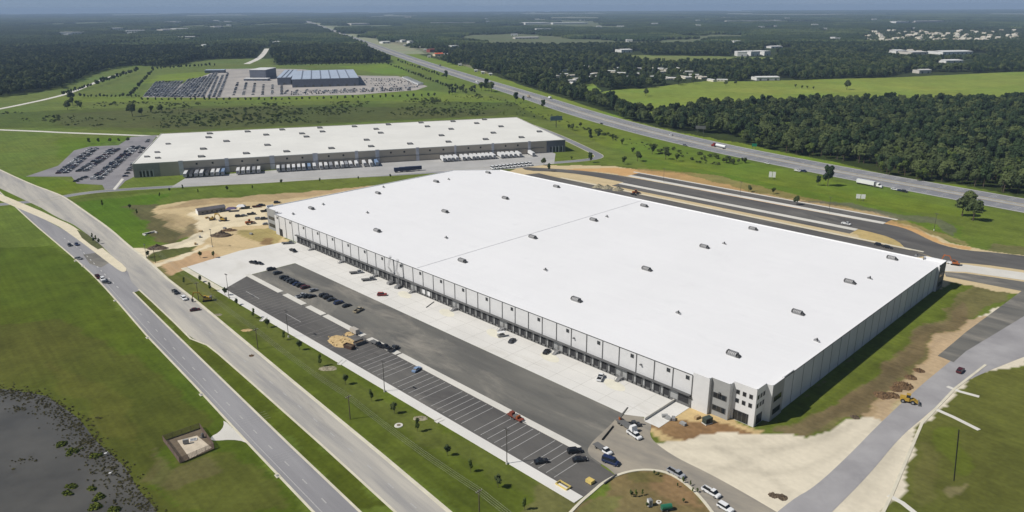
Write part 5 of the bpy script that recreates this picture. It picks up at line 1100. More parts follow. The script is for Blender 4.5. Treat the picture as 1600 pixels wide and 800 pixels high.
def vehicle(kind, c, p, rz, label, group=None):
    key = (kind, c)
    cat = {'sedan': 'car', 'suv': 'car', 'van': 'van', 'pickup': 'pickup truck', 'flatbed': 'truck', 'semi': 'truck', 'tanker': 'truck', 'box': 'truck'}[kind]
    if key in PROTO:
        o = copy_tree(PROTO[key][0], p, rz, label, None, None, PROTO[key][1])
        if 'group' in o: del o['group']
        if group: o['group'] = group
        return o
    nm = {'sedan': 'parked_car', 'suv': 'parked_car', 'van': 'van', 'pickup': 'pickup_truck', 'flatbed': 'flatbed_truck', 'semi': 'semi_truck', 'tanker': 'tanker_truck', 'box': 'box_truck'}[kind]
    o = thing(nm, label, cat, p, rz, group)
    if kind in CARP: car_geo(kind, c, False, o)
    elif kind == 'pickup': pickup_geo(c, o)
    elif kind == 'flatbed': pickup_geo(c, o, True)
    elif kind == 'semi': trailer_geo('white', o).build('trailer', o); tractor_geo(c, o, .6)
    elif kind == 'tanker':
        mb = MB(); mb.cyl((-13, 0, 2.4), (0, 0, 2.4), 1.3, 1.3, paint('white', PAINTS['white']), 14); mb.box(-13, 0, -.4, .4, .8, 1.2, M_dkgrey)
        for s in (-1, 1):
            for x in (-12, -10.7): mb.cyl((x, s * .8, .5), (x, s * 1.22, .5), .5, .5, M_tyre, 8)
        mb.build('trailer', o); tractor_geo(c, o, .6)
    elif kind == 'box':
        trailer_geo(c, o, 7, 3.6).build('body', o); P = paint(c, PAINTS[c]); mb = MB(); mb.box(.1, 2.1, -1.05, 1.05, .6, 2.5, P, tx=.5, ty=.08); mb.build('cab', o)
        for s in (-1, 1): wheel(1.2, s * .95, .45, .3, o)
    PROTO[key] = (o, list(o.children)); return o
AU = TH; AV = TH + math.pi / 2
def ang(p, q): d = at(*q) - at(*p); return math.atan2(d.y, d.x)
AROAD = ang((230, 500), (400, 690))
for kind, c, px_, a, lb in [
 ('pickup', 'black', (397, 412), AU + .3, 'left of two black pickups on the white court above the lot corner'), ('sedan', 'black', (406, 413), AU + .3, 'black car touching the right side of the black pickup on white court'),
 ('suv', 'black', (424, 422), AV, 'lone black car in the upper left corner of the inner lot'), ('suv', 'dark grey', (434, 428), AV, 'dark car second from the lot corner, apart from the long row'),
 ('suv', 'black', (444, 435), AV, 'first car of the tight dark row, nearest the lot corner'), ('sedan', 'black', (449, 437.5), AV, 'second car of the tight dark row, black'), ('suv', 'dark grey', (454, 440), AV, 'third car of the tight dark row, charcoal'),
 ('suv', 'black', (459, 442.5), AV, 'fourth car of the tight dark row, tall and black'), ('sedan', 'dark blue', (464, 445), AV, 'fifth car of the tight dark row, navy'), ('suv', 'black', (470, 447.5), AV, 'sixth car of the tight dark row'), ('suv', 'dark red', (477, 450.5), AV, 'maroon car near the end of the tight dark row'),
 ('sedan', 'grey', (490, 455), AV, 'grey car just after the gap at the end of tight row'), ('pickup', 'silver', (471, 464), AV, 'silver pickup in the second row nearer the white island'), ('suv', 'black', (480, 464.5), AV, 'black car beside the silver pickup in the second row'), ('sedan', 'black', (487, 464.5), AV, 'black car at right end of the pair by the silver pickup'),
 ('suv', 'black', (506, 463), AV, 'first car of the four-car group right of the long row'), ('suv', 'black', (512, 466), AV, 'second car of the group right of the long row'), ('sedan', 'dark grey', (518, 469.5), AV, 'third car of the group right of the long row'), ('suv', 'dark blue', (529, 474.5), AV, 'dark blue car with bright windscreen in right group'), ('sedan', 'black', (542, 479), AV, 'last black car at the right end of the parked group'),
 ('pickup', 'beige', (560, 486.5), AU + 1.9, 'small beige truck alone on the inner lot right of all dark cars'), ('pickup', 'black', (458, 393), AU, 'black pickup on the court near the far end of docks'),
 ('suv', 'red', (597, 462), AV - .7, 'red car alone on the white court edge'), ('flatbed', 'grey', (452, 381), AV - .6, 'grey flatbed truck at the far end of the dock wall'), ('flatbed', 'silver', (559, 427), AV - .5, 'silver flatbed backed to the docks left of its twin'), ('flatbed', 'grey', (578, 438), AV - .5, 'grey flatbed backed to the docks beside the lattice boom lift'),
 ('sedan', 'dark grey', (800, 534), AU + 1.9, 'dark car parked on the court below the middle docks'), ('sedan', 'black', (854, 551), AU + 1.9, 'black car on the court next to dock stairs'), ('pickup', 'white', (938, 592), AU + 2.0, 'white pickup on the court with a green cart beside it'),
 ('sedan', 'light blue', (651, 579), AU + 1.9, 'light blue car beside the long white island in the outer lot'), ('flatbed', 'black', (590, 540), AU, 'black flatbed truck of the trio on the white island'), ('pickup', 'black', (600, 544), AU + .3, 'black pickup in the middle of the trio on the island'), ('pickup', 'dark grey', (615, 547), AU + 1.9, 'dark grey pickup right of the black trio'),
 ('suv', 'black', (898, 707), AV - .6, 'upper black car of the pair at the near end of white island'), ('sedan', 'black', (906, 720), AV - .6, 'lower black car of the pair at the near end of island'), ('sedan', 'black', (846, 723), AV - .5, 'black car alone in a marked bay near the curved drive'),
 ('flatbed', 'white', (944, 706), AU - .15, 'white cab truck with long dark bed at the end of island'), ('pickup', 'white', (991, 682), AU - .2, 'white pickup in front of the drilling rig on the site drive'), ('pickup', 'dark grey', (987, 666), AV - .7, 'dark grey pickup behind the white one on the site drive'),
 ('van', 'dark blue', (954, 724), AU + .2, 'dark blue van just past the end of the white island'), ('pickup', 'silver', (1056, 742), AU - .05, 'silver pickup with dark bed on the curved site drive'), ('pickup', 'white', (1111, 772), AU - .1, 'white pickup further down the site drive at the bottom'), ('suv', 'white', (1133, 796), AU - .1, 'white car at the very bottom edge of the site drive'),
 ('sedan', 'black', (109, 384), AROAD, 'left one of two black cars driving on the near carriageway'), ('sedan', 'dark blue', (120, 383), AROAD, 'right one of two dark cars driving on the near carriageway'), ('sedan', 'grey', (123, 405), AROAD + .6, 'grey car at the left kerb of the near carriageway'),
 ('pickup', 'dark red', (153, 434), AROAD, 'dark red pickup on the near carriageway by the crossover'), ('suv', 'white', (161, 438), AROAD, 'white car right behind the dark red pickup'), ('sedan', 'dark grey', (167, 442.5), AROAD + .6, 'dark car beside the white one near the crossover'),
 ('pickup', 'dark grey', (274, 458), AROAD, 'dark pickup parked on the dusty carriageway shoulder'), ('suv', 'white', (288, 468), AROAD, 'white car with dark boot on the dusty carriageway shoulder'), ('sedan', 'dark red', (305, 485.5), AROAD + 1.3, 'small dark red vehicle at the edge of the dusty carriageway'),
 ('suv', 'dark grey', (373, 339), .3, 'leftmost dark car on the gravel beside the warehouse end'), ('sedan', 'grey', (381, 338), .3, 'grey car second on the gravel beside the warehouse end'), ('pickup', 'dark grey', (393, 335.5), .3, 'dark pickup third on the gravel beside the warehouse end'), ('suv', 'silver', (404, 343), .3, 'silver car in the middle of the gravel parking'), ('suv', 'dark grey', (413, 343), .3, 'dark car nearest the warehouse end wall'), ('sedan', 'silver', (416, 351), .3, 'silver car lowest on the gravel by the warehouse corner'), ('pickup', 'black', (414, 331), .3, 'black pickup high on the gravel by the roof corner'), ('pickup', 'dark red', (401, 324), .2, 'dark red pickup left in the upper gravel row'), ('suv', 'black', (409, 322), .2, 'black car middle in the upper gravel row'), ('suv', 'dark grey', (433, 317.5), .2, 'dark car right in the upper gravel row'),
 ('sedan', 'black', (990, 305), AU, 'black car in the rear yard behind the long wall'), ('pickup', 'white', (1322, 351), AU, 'white pickup on the kerb island of the rear trailer yard'),
 ('suv', 'black', (1373, 384), AU, 'left of two black cars at the end of the rear lane'), ('suv', 'black', (1387, 388), AU, 'right of two black cars at the end of the rear lane'), ('suv', 'dark red', (1500, 581), AV, 'dark vehicle on the new asphalt at the right edge'), ('pickup', 'white', (1488, 413), AU, 'white pickup by the orange excavator behind the far corner')]:
    vehicle(kind, c, at(*px_), a, lb)
def hw_at(px_, py_):
    p = at(px_, py_); best = min(range(len(HW) - 1), key=lambda i: (HW[i] - p).length); d = HW[best + 1] - HW[best]; return p, math.atan2(d.y, d.x)
for kind, c, px_, rev, lb in [('tanker', 'red', (1119, 230), 0, 'white tanker truck with red cab on the highway'), ('semi', 'white', (1366, 292), 1, 'long white semi truck on the highway at the right'), ('sedan', 'white', (1397, 297), 1, 'white car just ahead of the long white semi'), ('sedan', 'dark blue', (1406, 299), 1, 'first dark car ahead of the semi and white car'), ('suv', 'black', (1413, 300.5), 1, 'second dark car further ahead of the semi'),
 ('pickup', 'white', (1246, 268), 1, 'white pickup on the highway tailing a dark blue car'), ('pickup', 'dark blue', (1255, 268.5), 1, 'dark blue pickup on the highway before the slim tree'), ('sedan', 'white', (1199, 256), 1, 'small white car in the middle of the highway'), ('sedan', 'black', (1139, 247), 1, 'black car on the near side of the highway below the tanker'), ('suv', 'grey', (1070, 228), 1, 'grey car on the near lanes left of the tanker'),
 ('sedan', 'black', (940, 194), 1, 'black car on the highway right of the billboard'), ('box', 'white', (858, 154), 0, 'white box truck on the far lanes above the billboard'), ('box', 'beige', (827, 153), 1, 'beige box truck on the near lanes left of the white one'), ('box', 'white', (746, 130), 1, 'white box truck behind the dark tree clump on the highway'), ('box', 'grey', (687, 103), 0, 'grey box truck far up the highway near the orange roof'), ('suv', 'white', (1048, 212), 0, 'white car on the far highway lanes above the yard')]:
    p, a = hw_at(*px_); vehicle(kind, c, p + Vector((0, 0, .12)), a + (math.pi if rev else 0), lb)

# ---- trailers at the second warehouse
tp = None; docked = [291, 300, 308, 316, 325, 333, 341, 349, 372, 380, 388, 396.5, 404, 434, 442, 450, 458, 466, 473.5, 482, 490, 500, 508, 515.5, 524.5, 533, 539.5, 546, 555, 567, 577, 586, 689, 696, 702, 709, 719, 726, 734, 740, 747, 753, 759, 766, 778, 784, 791, 798, 806, 826]
tcol = ['white', 'white', 'silver', 'white', 'white', 'white', 'white', 'light blue', 'white', 'white', 'white', 'silver']; TR = {}
def place_trailer(c, p, rz, lb, grp):
    if c in TR: o = TR[c].copy(); C.objects.link(o)
    else: o = trailer_geo(c, None).build('box_trailer'); TR[c] = o
    o.location = p; o.rotation_euler = (0, 0, rz); tag(o, lb, 'trailer', grp)
for i, px_ in enumerate(docked):
    x = b2x(px_); p = B0 + bx * x - by * 15.6; c = 'dark grey' if px_ in (300, 325) else tcol[i % 12] if px_ < 600 else 'white'
    sect = 'left dock row' if px_ < 410 else 'middle dock row' if px_ < 600 else 'right dock row'; j = [q for q in docked if (q < 410) == (px_ < 410) and (q < 600) == (px_ < 600)].index(px_) + 1
    sfx = {1: 'st', 2: 'nd', 3: 'rd'}.get(j if j < 20 else j % 10, 'th')
    place_trailer(c, (p.x, p.y, .08), BA - math.pi / 2, f'{c} box trailer, {j}{sfx} from left in the {sect}, beige warehouse', 'trailers docked at the beige warehouse')
VANM = []
for i in range(11):
    p = at(770 + i * 5.8, 264.5 - i * .62)
    if VANM: o = VANM[0].copy(); C.objects.link(o)
    else: o = car_geo('van', 'white').build('parked_van'); VANM.append(o)
    o.location = (p.x, p.y, .1); o.rotation_euler = (0, 0, BA - math.pi / 2 + .1); o.scale = (1.15, 1.15, 1.25); tag(o, f'white van, {i + 1}{ {1: "st", 2: "nd", 3: "rd"}.get(i + 1, "th")} from left in the loose row above the roof', 'van', 'white vans in the loose row')
for i, px_ in enumerate((642, 650, 659)):
    p = at(px_, 268 - i * .9); place_trailer('dark blue', (p.x, p.y, .1), BA, ('left', 'middle', 'right')[i] + ' one of three blue containers parked end to end across the truck court', 'blue containers')
# ---- cars at the beige warehouse
cm_ = {}
def small_car(kind, c, p, rz, lb, grp):
    k_ = (kind, c)
    if k_ in cm_: o = cm_[k_].copy(); C.objects.link(o)
    else: o = car_geo(kind, c).build('parked_car'); cm_[k_] = o
    o.location = p; o.rotation_euler = (0, 0, rz); tag(o, lb, 'car', grp)
crn = random.Random(3); cols = ['black', 'dark grey', 'silver', 'white', 'dark blue', 'grey', 'dark red', 'black', 'dark grey', 'grey', 'white']
def orow(n_): return f'{n_}{"th" if 10 <= n_ % 100 <= 20 else {1: "st", 2: "nd", 3: "rd"}.get(n_ % 10, "th")}'
for nm, a, b_, two in (('leftmost', (97, 271), (146, 233), True), ('second', (128, 268), (181, 233), True), ('third', (150, 281), (213, 229), True), ('short bottom', (119, 284), (137, 276), False), ('wall-side', (196, 276), (232, 219), False)):
    A, B_ = at(*a), at(*b_); d = (B_ - A); L = d.length; d.normalize(); nn = Vector((-d.y, d.x, 0)); rz = math.atan2(nn.y, nn.x)
    for side in ((-1, 1) if two else (0,)):
        j = 0; s = 0
        while s < L:
            if crn.random() < (.74 if nm != 'wall-side' else .22):
                j += 1; c = crn.choice(cols); kd = crn.choice(['sedan', 'suv', 'sedan']); p = A + d * s + nn * side * 2.8
                small_car(kd, c, (p.x, p.y, .09), rz + (math.pi if crn.random() < .5 else 0), f'{c} {"car" if kd == "sedan" else "suv"}, {orow(j)} from near end, {nm} {"row" if not two else "double row " + ("left" if side > 0 else "right") + " side"}, office lot', 'cars parked beside the beige warehouse')
            s += 3.1
# ---- the crowded vehicle lot: nearest cars one by one, the rest as one mass
far_cars = []
def lot_pts(p0, p1, q0, q1, rows, per, fill):
    P0, P1, Q0, Q1 = at(*p0), at(*p1), at(*q0), at(*q1)
    for r in range(rows):
        a = P0.lerp(P1, r / max(1, rows - 1)); b_ = Q0.lerp(Q1, r / max(1, rows - 1)); n_ = int((b_ - a).length / per)
        for k_ in range(n_):
            if crn.random() < fill: p = a.lerp(b_, (k_ + crn.uniform(0, .3)) / n_); far_cars.append((p, math.atan2((b_ - a).y, (b_ - a).x) + math.pi / 2))
lot_pts((226, 151), (262, 152), (245, 128), (285, 127), 9, 3.4, .85); lot_pts((268, 152), (290, 152), (296, 124), (318, 121), 5, 3.4, .85)
lot_pts((296, 152), (316, 152), (322, 120), (340, 112), 4, 3.4, .8); lot_pts((326, 152), (341, 152), (340, 120), (356, 115), 3, 3.4, .8)
lot_pts((365, 149), (440, 148), (372, 128), (440, 134), 6, 6, .5); lot_pts((445, 147), (640, 142), (450, 141), (640, 137), 14, 4, .5)
lot_pts((455, 148.5), (455, 144), (640, 141), (640, 137.5), 3, 3.6, .75); lot_pts((560, 124), (600, 140), (640, 124), (655, 136), 7, 5, .6)
far_cars.sort(key=lambda t_: t_[0].y)
for p, a in far_cars[:45]: small_car(crn.choice(['sedan', 'suv']), crn.choice(cols), (p.x, p.y, .13), a, 'car in the nearest rows of the crowded gravel lot beyond the field', 'cars in the nearest rows of the crowded lot')
rest = far_cars[45:]; srcs = [car_geo(k_, c).build('car_source') for k_, c in (('sedan', 'white'), ('suv', 'silver'), ('sedan', 'dark grey'), ('suv', 'black'), ('sedan', 'grey'), ('suv', 'dark blue'), ('van', 'white'))]
meshes_ = [s.data for s in srcs]
for s in srcs: bpy.data.objects.remove(s)
scatter('crowded_cars', 'hundreds of tiny cars filling the gravel lot beyond the field', 'cars', [(p.x, p.y, .13) for p, a in rest], [1.0] * len(rest), meshes_)
bpy.data.objects['crowded_cars'].data.attributes['prot'].data.foreach_set('value', np.array([a for p, a in rest]))
for i in range(12):
    p = at(637 + i * 2.2, 122.5 + i * .95); place_trailer('white', (p.x, p.y, .15), .9, 'white trailer in the slanting row at the right end of the crowded lot', 'trailers at the right end of the crowded lot')

# ================================================================== machines and site things
def excavator(p, rz, lb, m=None, s=1.0):
    m = m or M_yellow; o = thing('excavator', lb, 'excavator', p, rz); o.scale = (s, s, s)
    for q in (-1, 1):
        mb = MB(); mb.prism([(-2, .15), (-1.7, 0), (1.7, 0), (2, .15), (2.1, .5), (1.7, .9), (-1.7, .9), (-2.1, .5)], q * 1.1 - .3, q * 1.1 + .3, M_black); mb.build('track', o)
    mb = MB(); mb.box(-2.1, 1.4, -1.35, 1.35, 1.0, 2.1, m, tx=.1, ty=.08); mb.box(-2.2, -1.2, -1.3, 1.3, 1.2, 2.3, M_dkgrey); mb.build('body', o)
    mb = MB(); mb.box(.1, 1.5, .35, 1.3, 2.1, 3.0, M_glass, tx=.2); mb.box(.1, 1.3, .35, 1.3, 3.0, 3.08, m); mb.build('cab', o)
    mb = MB(); mb.prism([(1.2, 1.5), (1.6, 1.4), (3.4, 4.3), (5.8, 4.6), (5.8, 5.0), (3.1, 4.8)], -.45, -.1, m); mb.build('boom', o)
    mb = MB(); mb.prism([(5.5, 5.1), (5.4, 4.6), (6.7, 1.6), (7.0, 1.7), (6.0, 5.0)], -.42, -.13, m); mb.build('arm', o)
    mb = MB(); mb.prism([(6.5, 1.7), (6.1, .9), (6.5, .3), (7.1, .4), (7.1, 1.7)], -.8, .25, M_dkgrey); mb.build('bucket', o)
    return o
def loader(p, rz, lb, m=None):
    m = m or M_yellow; o = thing('wheel_loader', lb, 'loader', p, rz)
    mb = MB(); mb.box(-3, 0, -1.1, 1.1, .9, 2.1, m, ty=.1); mb.box(-.1, 1.6, -.7, .7, .8, 1.6, m); mb.build('body', o)
    mb = MB(); mb.box(-1.1, .3, -.8, .8, 2.1, 3.2, M_glass, tx=.15, ty=.08, txb=.1); mb.box(-1.1, .3, -.8, .8, 3.2, 3.3, m); mb.build('cab', o)
    for q in (-1, 1): mb = MB(); mb.prism([(.6, 1.7), (1.0, 1.4), (3.0, .5), (3.1, .9), (1.4, 1.9)], q * .8 - .12, q * .8 + .12, m); mb.build('lift_arm', o)
    mb = MB(); mb.prism([(2.9, .1), (4.1, .1), (3.4, .4), (3.1, 1.3), (2.8, 1.2)], -1.4, 1.4, M_dkgrey); mb.build('bucket', o)
    for x in (-2, 1.2):
        for q in (-1, 1): wheel(x, q * 1.05, .75, .55, o)
    return o
excavator(at(349, 345), 2.9, 'larger yellow excavator with raised arm on the tan gravel'); excavator(at(331, 344), .4, 'smaller yellow excavator left of the larger one', None, .8)
excavator(at(1492, 414), 2.6, 'orange excavator beyond the far right corner of the warehouse', M_orange); excavator(at(324, 470), 3.4, 'yellow excavator on the lawn edge beside the dusty carriageway')
loader(at(1420, 629), -.5, 'yellow loader among the dirt piles by the grey road'); loader(at(391, 350), .6, 'orange loader among cars on the gravel', M_orange)
loader(at(994, 303), .2, 'orange loader behind the warehouse beside gravel piles', M_orange); 
# drilling rig / crane truck on the drive
o = thing('crane_truck', 'crane truck with folded boom parked on the site drive', 'crane', at(979, 668), AU - .25)
mb = MB(); mb.box(-4.5, 2.2, -1.2, 1.2, .9, 1.3, M_dkgrey); mb.build('chassis', o); mb = MB(); mb.box(2.3, 4.4, -1.15, 1.15, .8, 2.6, M_white, tx=.5, ty=.1); mb.build('cab', o)
mb = MB(); mb.cyl((-3.6, 0, 1.3), (-3.6, 0, 2.2), .5, .5, M_orange); mb.prism([(-4.0, 2.0), (-3.3, 2.0), (.2, 7.6), (-.1, 7.8)], -.25, .25, M_dkgrey); mb.build('boom', o)
for x in (-3.2, -2.0, 3.2):
    for q in (-1, 1): wheel(x, q * 1.0, .5, .35, o)
o = thing('equipment_trailer', 'rusty red equipment trailer on the island at the lot middle', 'trailer', at(806, 654), AU - .05)
mb = MB(); mb.box(-3.6, 3.2, -1.1, 1.1, .6, .8, mat('rusty_red', lin(120, 62, 48), .8, var=.2, scale=1)); mb.box(3.2, 4.8, -.1, .1, .6, .75, M_dkgrey); mb.build('bed', o)
mb = MB(); mb.box(-2.8, -1.0, -.8, .8, .8, 1.9, mat('rusty_red', (0, 0, 0)), tx=.2, ty=.1); mb.box(-.6, .8, -.9, .9, .8, 1.5, M_dkgrey); mb.cyl((1.2, -.8, 1.3), (1.2, .8, 1.3), .5, .5, M_orange); mb.build('load', o)
for x in (-1.2, 0):
    for q in (-1, 1): wheel(x, q * 1.2, .4, .25, o)
# boom lifts in front of the dock wall
for k_, (a, b_, lb) in enumerate([(610, 444, 'left lattice boom lift reaching up in front of the dock wall'), (622, 450, 'right lattice boom lift reaching above the roof edge')]):
    o = thing('boom_lift', lb, 'boom lift', at(a, b_), AV + .3 * k_); mb = MB(); mb.box(-1.6, 1.6, -1.1, 1.1, .4, 1.4, M_steel, tx=.1); mb.build('body', o)
    for x in (-1.1, 1.1):
        for q in (-1, 1): wheel(x, q * 1.1, .45, .35, o)
    mb = MB(); pts = [(0, 1.4), (1.2, 6.5), (-.6, 9.5), (.8, 14.2)]
    for (xa, za), (xb, zb) in zip(pts[:-1], pts[1:]):
        for dy in (-.35, .35):
            mb.cyl((xa - .25, dy, za), (xb - .25, dy, zb), .06, .06, M_steel, 5); mb.cyl((xa + .25, dy, za), (xb + .25, dy, zb), .06, .06, M_steel, 5)
        for j in range(7): t0, t1 = j / 7, (j + 1) / 7; mb.cyl((xa + (xb - xa) * t0 - .25, -.35, za + (zb - za) * t0), (xa + (xb - xa) * t1 + .25, .35, za + (zb - za) * t1), .045, .045, M_steel, 4); mb.cyl((xa + (xb - xa) * t0 + .25, .35, za + (zb - za) * t0), (xa + (xb - xa) * t1 - .25, -.35, za + (zb - za) * t1), .045, .045, M_steel, 4)
    mb.build('boom', o); mb = MB(); mb.box(.3, 1.5, -.5, .5, 14.1, 14.2, M_steel)
    for q in (14.6, 15.1): mb.box(.3, 1.5, -.52, -.47, q, q + .05, M_steel); mb.box(.3, 1.5, .47, .52, q, q + .05, M_steel); mb.box(.3, .35, -.5, .5, q, q + .05, M_steel); mb.box(1.45, 1.5, -.5, .5, q, q + .05, M_steel)
    mb.build('basket', o)
o = thing('scissor_lift', 'folded grey scissor lift on the court below the middle docks', 'lift', at(783, 526), AV - .4)
mb = MB(); mb.box(-1.6, 1.6, -.9, .9, .3, 1.0, M_steel); mb.build('body', o); mb = MB()
for z_ in (1.1, 1.6): mb.cyl((-1.4, -.6, z_), (1.4, -.6, z_ + .45), .06, .06, M_dkgrey, 5); mb.cyl((1.4, .6, z_), (-1.4, .6, z_ + .45), .06, .06, M_dkgrey, 5)
mb.build('scissor', o); mb = MB(); mb.box(-1.7, 1.7, -.9, .9, 2.1, 2.2, M_white); 
for q in (-.88, .88): mb.box(-1.7, 1.7, q - .03, q + .03, 3.1, 3.15, M_white)
for x in (-1.65, 1.65):
    for q in (-.88, .88): mb.box(x - .03, x + .03, q - .03, q + .03, 2.2, 3.1, M_white)
mb.build('platform', o)
# heaps
def heap(p, r, h, m, lb, cat='pile', name='dirt_pile', seed=0, asp=1.0, rz=0, grp=None):
    rr = np.random.default_rng(seed); V = []; F = []; n1_, n2_ = 16, 7
    for i in range(n2_ + 1):
        q = i / n2_
        for j in range(n1_): a = 6.283 * j / n1_; k_ = r * q * (1 + rr.uniform(-.14, .14)); V.append((math.cos(a) * k_ * asp, math.sin(a) * k_, max(0, h * (1 - q) ** 1.1 * (1 + rr.uniform(-.3, .3))) + (.02 if i < n2_ else -.05)))
    for i in range(n2_):
        for j in range(n1_): F.append((i * n1_ + j, (i + 1) * n1_ + j, (i + 1) * n1_ + (j + 1) % n1_, i * n1_ + (j + 1) % n1_))
    mb = MB(); mb.add(V, F, m)
    for _ in range(26):
        a = rr.uniform(0, 6.28); q = rr.uniform(.1, .95); s = rr.uniform(.1, .32) * (r / 3) ** .5; x, y = math.cos(a) * r * q * asp, math.sin(a) * r * q; z = h * (1 - q)
        mb.box(x - s, x + s, y - s, y + s, z - s, z + s, m, tx=s * .5, ty=s * .4)
    o = mb.build(name); o.location = p; o.rotation_euler = (0, 0, rz); return tag(o, lb, cat, grp)
M_soil = mat('loose_soil', lin(122, 98, 70), .95, scale=1.2, col2=lin(78, 62, 46)); M_gravel = mat('pale_gravel', lin(168, 160, 136), .95, scale=1, col2=lin(130, 124, 104)); M_sandp = mat('sand_heap', lin(206, 182, 134), .95, scale=.8, col2=lin(180, 152, 108))
heap(at(346, 368), 4.6, 2.6, M_rubble, 'long brown rubble heap on the tan gravel by the excavators', seed=1, asp=1.7, name='rubble_heap'); heap(at(246, 388), 4.0, 2.4, M_rubble, 'brown rubble heap at the site entrance from the boulevard', seed=2, asp=1.6, name='rubble_heap')
heap(at(358, 360), 3, 1.3, M_soil, 'flat dark earth heap between gravel and pale pole', seed=3, asp=1.8)
for i, (a, b_, r) in enumerate([(1379, 618, 3.2), (1395, 618, 2.6), (1411, 603, 3.6), (1423, 590, 2.4), (1436, 579, 2.2), (1400, 608, 2.4)]): heap(at(a, b_), r, r * .4, M_soil, 'dark soil pile in the line beside the grey gravel road', seed=10 + i, grp='soil piles beside the gravel road')
for i, (a, b_) in enumerate([(935, 292.5), (949, 294), (966, 297)]): heap(at(a, b_), 4.2, 2.6, M_gravel, ('left', 'middle', 'right')[i] + ' one of three pale gravel piles behind the warehouse roof', name='gravel_pile', seed=20 + i, asp=1.3, rz=.4)
heap(at(533, 534), 5.8, .35, M_sandp, 'spread of yellow sand on the outer car park', name='sand_heap', seed=30, asp=1.5, rz=AU); heap(at(546, 522), 2.5, .5, M_sandp, 'small sand heap on the white island beside the dumpster', name='sand_heap', seed=31)
heap(at(1208, 774), 1.5, .5, M_rubble, 'left little rubble heap on the sand pad at the bottom', name='rubble_heap', seed=32); heap(at(1222, 777), 1.7, .5, M_rubble, 'right little rubble heap on the sand pad at the bottom', name='rubble_heap', seed=33)
heap(at(1336, 652), 1.6, .6, M_rubble, 'small rubble heap at the grass edge of the sand pad', name='rubble_heap', seed=34); heap(at(385, 516), 1.5, .3, M_sandp, 'little patch of sand dumped on the site lawn', name='sand_heap', seed=35, asp=1.8)
heap(at(393, 556), 1.2, .4, M_soil, 'tiny soil pile on the dusty carriageway', seed=36)
# skips, crates, boxes
def skip(p, rz, lb, m, name='dumpster', cat='dumpster', L=5, Wd=2.3, h=1.6):
    o = thing(name, lb, cat, p, rz); mb = MB()
    prof = [(-L / 2 + .3, .15), (L / 2 - .3, .15), (L / 2, h), (-L / 2, h)]
    mb.prism(prof, -Wd / 2, -Wd / 2 + .08, m); mb.prism(prof, Wd / 2 - .08, Wd / 2, m); mb.quad((-L / 2 + .3, -Wd / 2, .15), (-L / 2 + .3, Wd / 2, .15), (-L / 2, Wd / 2, h), (-L / 2, -Wd / 2, h), m); mb.quad((L / 2 - .3, -Wd / 2, .15), (L / 2 - .3, Wd / 2, .15), (L / 2, Wd / 2, h), (L / 2, -Wd / 2, h), m); mb.quad((-L / 2 + .3, -Wd / 2, .16), (L / 2 - .3, -Wd / 2, .16), (L / 2 - .3, Wd / 2, .16), (-L / 2 + .3, Wd / 2, .16), m)
    for k_ in range(5): x = -L / 2 + .6 + k_ * (L - 1.2) / 4; mb.box(x - .06, x + .06, -Wd / 2 - .06, -Wd / 2, .2, h, m); mb.box(x - .06, x + .06, Wd / 2, Wd / 2 + .06, .2, h, m)
    mb.build('container', o); mb = MB(); mb.box(-L / 2 + .2, L / 2 - .2, -Wd / 2 + .12, Wd / 2 - .12, h * .55, h * .75, M_rubble, tx=.3, ty=.2); mb.build('rubbish', o); return o
skip(at(562, 538), AV, 'dark dumpster right of the sand spread on the outer lot', M_dkgrey); skip(at(546, 544), AU + .2, 'brown dumpster below the sand spread on the outer lot', mat('brown_steel', lin(86, 66, 56), .8))
o = thing('utility_trailer', 'pale covered trailer straddling the white island left of black trucks', 'trailer', at(555, 521), AU); mb = MB(); mb.box(-2.6, 2.2, -1.1, 1.1, .6, 2.4, mat('pale_tarp', lin(176, 170, 160), .8), tx=.2, ty=.15, txb=.2); mb.build('body', o); mb = MB(); mb.box(2.2, 3.6, -.08, .08, .5, .6, M_dkgrey); mb.build('drawbar', o)
for q in (-1, 1): wheel(-.4, q * 1.15, .38, .25, o)
o = thing('generator', 'dark green generator box on the bare ground by the grey corner block', 'generator', at(1105, 661), .5); mb = MB(); mb.box(-1.5, 1.5, -1, 1, .3, 2.3, mat('dark_green_box', lin(62, 72, 66), .6)); mb.box(-1.6, 1.6, -1.1, 1.1, 0, .3, M_conc); mb.build('housing', o); mb = MB(); mb.box(-1.2, .2, -1.04, -.99, .7, 1.9, M_black); mb.cyl((1, .4, 2.3), (1, .4, 2.8), .12, .12, M_dkgrey); mb.build('louvre', o)
o = thing('tank_trailer', 'green tank unit on the curved dirt island', 'tank', at(1041, 797), .2); mb = MB(); mb.cyl((-1.5, 0, 1.2), (1.5, 0, 1.2), .8, .8, paint('green', PAINTS['green']), 12); mb.build('tank', o); mb = MB(); mb.box(-1.7, 1.9, -.7, .7, .35, .5, M_dkgrey); mb.build('frame', o)
for q in (-1, 1): wheel(0, q * .85, .35, .22, o)
o = thing('portable_toilet', 'small white cabin on the curved dirt island', 'cabin', at(1015, 790), .3); mb = MB(); mb.box(-.6, .6, -.6, .6, 0, 2.1, M_white); mb.box(-.66, .66, -.66, .66, 2.1, 2.3, M_steel, tx=.2, ty=.2, txb=.2); mb.build('cabin', o); mb = MB(); mb.box(-.35, .35, -.64, -.6, .1, 1.9, M_steel); mb.build('door', o)
def crate(p, rz, lb, m):
    o = thing('crate', lb, 'crate', p, rz); mb = MB(); mb.box(-1.1, 1.1, -.9, .9, .15, 1.1, m)
    for k_ in range(4): mb.box(-1.13, 1.13, -.93 + .48 * k_, -.8 + .48 * k_, 1.1, 1.16, m)
    mb.build('box', o); mb = MB(); mb.box(-1.2, 1.2, -1, 1, 0, .14, M_wood); mb.build('pallet', o)
